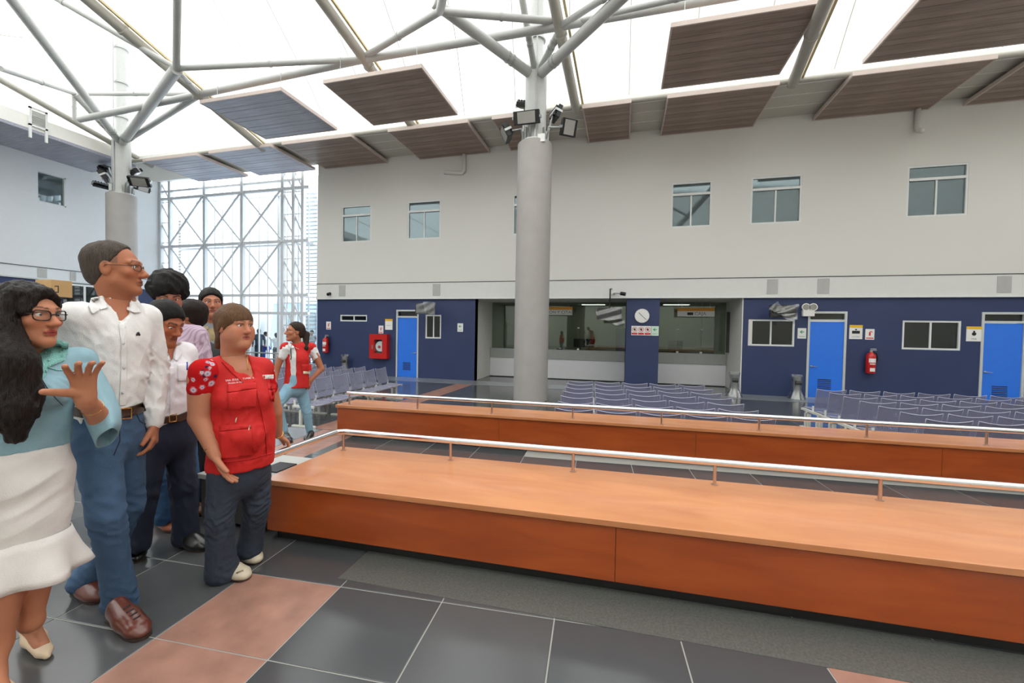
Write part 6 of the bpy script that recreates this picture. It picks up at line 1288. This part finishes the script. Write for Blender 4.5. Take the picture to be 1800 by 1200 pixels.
F = Figure('man in khaki utility vest and grey shirt standing before the facade', fl(372, 859)); F.parts = []; J = F.J; fd = F.dir(.1); sk = (176, 116, 92)
F.head(371, 534, 0, .12, .0, 0, 1.02, {'skin': sk, 'brow': 1.1, 'wide': 1.05, 'lips': (150, 84, 78)}, hair_cap((.080, .084), (-.03, -.06), .012, top=.006), 'hair_black', J(371, 572, .02), .058)
S = Sdf(); S.cone(J(371, 568, .02), J(372, 610, .0), .07, .12, .05, .6, fd)
for x in (328, 416): wr = J(x, 698, 0); S.cone(J(x, 684, 0), wr, .03, .026, .02); hand_sdf(S, wr, (0, 0, -1), F.r*(1 if x < 371 else -1), 1 if x < 371 else -1, (.4, .4, .45, .5), .04)
F.skin_piece(S, .007, sk)
S = Sdf(); torso(S, (J(338, 584, 0), J(405, 584, 0)), [J(371, 582, .02), J(372, 615, 0), J(372, 655, 0), J(372, 690, 0)], [.10, .165, .160, .158], fd, .74); limb(S, [J(338, 586, 0), J(329, 636, 0), J(328, 688, 0)], [.072, .060, .048]); limb(S, [J(405, 586, 0), J(415, 636, 0), J(416, 688, 0)], [.072, .060, .048]); S.cone(J(371, 552, -.06), J(373, 578, -.14), .06, .01, .01, cut=True); F.garment('shirt', S, 'shirt_grey', .009)
S = Sdf(); torso(S, (J(344, 584, 0), J(399, 584, 0)), [J(371, 585, .02), J(372, 615, 0), J(372, 655, 0), J(372, 700, 0)], [.09, .178, .175, .172], fd, .78, .06, .075); S.cone(J(374, 560, -.14), J(377, 706, -.16), .050, .028, .01, cut=True); S.cone(J(371, 560, .02), J(371, 576, .02), .085, .075, .01, cut=True); ve = F.garment('vest', S, 'vest_khaki', .008, folds(81, [], .0018, 22))
bv = bvh_of(ve)
for poly in ([(350, 575.5), (366, 573), (366, 579), (351, 581)], [(351, 582), (366, 580), (366, 604), (352, 606)], [(382, 600), (396, 600), (396, 622), (382, 622)]): patch('pocket', bv, poly, 'vest_khaki', F.t, .005, .006, 5)
S = Sdf(); S.chain([J(372, 690, 0), J(372, 715, 0)], [.155, .155], .05, .78, fd); limb(S, [J(358, 715, 0), J(357, 780, -.02), J(357, 838, 0)], [.092, .076, .07]); limb(S, [J(387, 715, 0), J(388, 780, .02), J(388, 836, .02)], [.092, .076, .07]); F.garment('trousers', S, 'trousers_navy', .010)
shoe('shoe', fl(356, 846), fl(360, 866), 'shoe_black', F.t); shoe('shoe', fl(388, 843), fl(392, 862), 'shoe_black', F.t); F.body()

# ---------------------------------------------------------------- woman with ponytail, walking left
F = Figure('woman with ponytail in red vest and light blue jeans walking left by the chairs', fl(522, 772)); F.parts = []; J = F.J; fd = F.dir(-.75); sk = (176, 114, 86)
def pony(S, L, R3, s):
    hair_cap((.060, .085), (-.05, -.075), .010)(S, L, R3, s); S.chain([Vector(L((0, -.10, .01))), Vector(L((0, -.145, -.03))), J(537, 612, -.03), J(536, 632, -.05)], [.028, .038, .036, .012], .02)
F.head(518, 583, 0, -1.25, .02, 0, 1.0, {'skin': sk, 'nose': 1.0, 'brow': .8}, pony, 'hair_pony', J(522, 606, .02), .048)
S = Sdf(); S.cone(J(522, 603, .02), J(522, 625, .0), .06, .10, .05, .6, fd); wr = J(546, 668, -.04); limb(S, [J(554, 622, .02), J(565, 648, .02), wr], [.045, .038, .026]); hand_sdf(S, wr, J(537, 681, -.06)-wr, F.r*-.3+F.v, 1, (.4, .45, .5, .5), .05, .92, .4, .4); F.skin_piece(S, .006, sk)
S = Sdf(); limb(S, [J(497, 620, -.02), J(486, 650, .0), J(483, 672, -.05)], [.042, .036, .026]); F.skin_piece(S, .008, sk)
S = Sdf(); torso(S, (J(503, 612, -.03), J(548, 613, .03)), [J(523, 613, .02), J(522, 630, 0), J(521, 650, 0), J(521, 666, 0)], [.07, .130, .120, .115], fd, .74, .05, .055); limb(S, [J(549, 614, .03), J(555, 627, .03)], [.058, .056]); limb(S, [J(502, 613, -.03), J(497, 626, -.02)], [.056, .052]); po = F.garment('polo_shirt', S, 'polo_white', .007, folds(91, [], .002, 22))
bv = bvh_of(po); patch('collar', bv, [(507, 601), (512, 604), (518, 611), (512, 613), (506, 606)], 'polo_white', F.t, .010, .004, 3); patch('collar', bv, [(519, 611), (528, 605), (531, 609), (526, 614)], 'polo_white', F.t, .012, .004, 3); patch('lanyard', bv, strip_poly([(511, 610), (512, 628), (511, 632)], 1.4), 'trousers_navy', F.t, .006, .002)
S = Sdf(); torso(S, (J(503, 611, -.02), J(546, 611, .03)), [J(524, 612, .02), J(523, 632, 0), J(522, 655, 0), J(521, 694, 0)], [.08, .148, .146, .172], fd, .82, .05, .082); S.plane(J(521, 680, 0), (0, 0, 1), .004); S.cone(J(511, 596, -.10), J(512, 672, -.13), .062, .060, .01, cut=True); S.cone(J(519, 594, .02), J(520, 606, .02), .075, .065, .01, cut=True); S.cone(J(556, 628, .03), J(560, 650, .03), .03, .04, .01, cut=True); ve = F.garment('vest', S, 'vest_red', .007, folds(92, [], .002, 24))
bv = bvh_of(ve); patch('name_patch', bv, [(533, 652), (545, 653), (545, 657), (533, 657)], 'shoe_nude', F.t, .006, .003, 4); patch('pocket', bv, [(530, 640), (548, 640), (548, 651), (530, 651)], 'vest_red', F.t, .005, .005, 5)
S = Sdf(); S.chain([J(521, 668, 0), J(519, 680, 0)], [.132, .135], .05, .8, fd); a1 = [J(508, 684, -.04), J(488, 712, -.12), J(500, 757, -.08)]; a2 = [J(529, 684, .04), J(539, 722, .02), J(545, 761, .04)]; limb(S, a1, [.080, .058, .040]); limb(S, a2, [.080, .058, .040]); F.garment('jeans', S, 'jeans_light', .007, folds(93, [(a1[1], .1, .004), (a2[1], .1, .004), (a1[2], .06, .004)], .0012, 30, (.6, .6, 1.4)))
shoe('shoe', fl(493, 763), fl(512, 779), 'shoe_black', F.t, 'oxford', .85); shoe('shoe', fl(549, 768), fl(538, 776), 'shoe_black', F.t, 'oxford', .85); F.body()

# ---------------------------------------------------------------- people outside the glass
def far_person(px, pyt, Y, label, top, leg, hair, turn, sk=(150, 100, 76)):
    p = pY(px, pyt, Y); F = Figure(label, (p.x, p.y, ZL-.02), 'people outside the facade'); F.parts = []; hgt = p.z-ZL; k = hgt/1.7; up = Vector((0, 0, 1)); b = F.B
    P = lambda x, z, y=0: b+F.r*(x*k)+up*(z*k)+F.v*(y*k)
    c = P(0, 1.57); R3 = rot_frame(F.face(turn)); S, L = head_parts(np.array(c), R3, k, {}); S.cone(P(0, 1.50), P(0, 1.40), .05*k, .055*k, .03); S.cone(P(-.25, 1.0), P(-.26, .84), .03*k, .035*k, .02); S.cone(P(.25, 1.0), P(.26, .84), .03*k, .035*k, .02)
    V, Q = S.mesh(.010); F.parts.append((V, Q, np.tile(np.array(lin(sk)[:3]), (len(V), 1))))
    Hs = Sdf(); hair_cap((.08, .06), (-.04, -.08), .012)(Hs, L, R3, k); V, Q = Hs.mesh(.010); mesh_object('hair', V, Q, hair, F.t)
    fd = F.dir(turn); S = Sdf(); torso(S, (P(-.18, 1.38), P(.18, 1.38)), [P(0, 1.36), P(0, 1.2), P(0, 1.0), P(0, .92)], [.09*k, .17*k, .16*k, .16*k], fd, .7, .05, .06*k); limb(S, [P(-.20, 1.36), P(-.25, 1.12), P(-.25, .95)], [.06*k, .05*k, .04*k]); limb(S, [P(.20, 1.36), P(.25, 1.12), P(.25, .95)], [.06*k, .05*k, .04*k]); F.garment('jacket' if 'jacket' in top else 'shirt', S, top, .014)
    S = Sdf(); S.chain([P(0, .94), P(0, .86)], [.15*k, .155*k], .04, .75, fd); limb(S, [P(-.09, .84), P(-.10, .45), P(-.10, .09)], [.09*k, .07*k, .06*k]); limb(S, [P(.09, .84), P(.10, .45), P(.10, .09)], [.09*k, .07*k, .06*k]); F.garment('trousers', S, leg, .014)
    F.body()
    for x in (-.10, .10): q = b+F.r*(x*k); shoe('shoe', q-fd*.09, q+fd*.17, 'shoe_black', F.t, 'oxford', .9)
far_person(455, 577, YF+1.9, 'man in dark jacket seen from behind outside the facade', 'jacket_dark', 'jeans_dark', 'hair_black', 3.0)
far_person(468, 582, YF+2.6, 'person in white shirt and blue trousers outside the facade', 'polo_white', 'trousers_blue', 'hair_black', 1.5)
far_person(486, 584, YF+1.5, 'person in white shirt and dark trousers left of the ponytailed woman', 'polo_white', 'jacket_black', 'hair_black', 2.6)
far_person(548, 579, YF+2.2, 'person behind the louvre screen by the blue wall', 'shirt_grey', 'jeans_dark', 'hair_black', -.4)
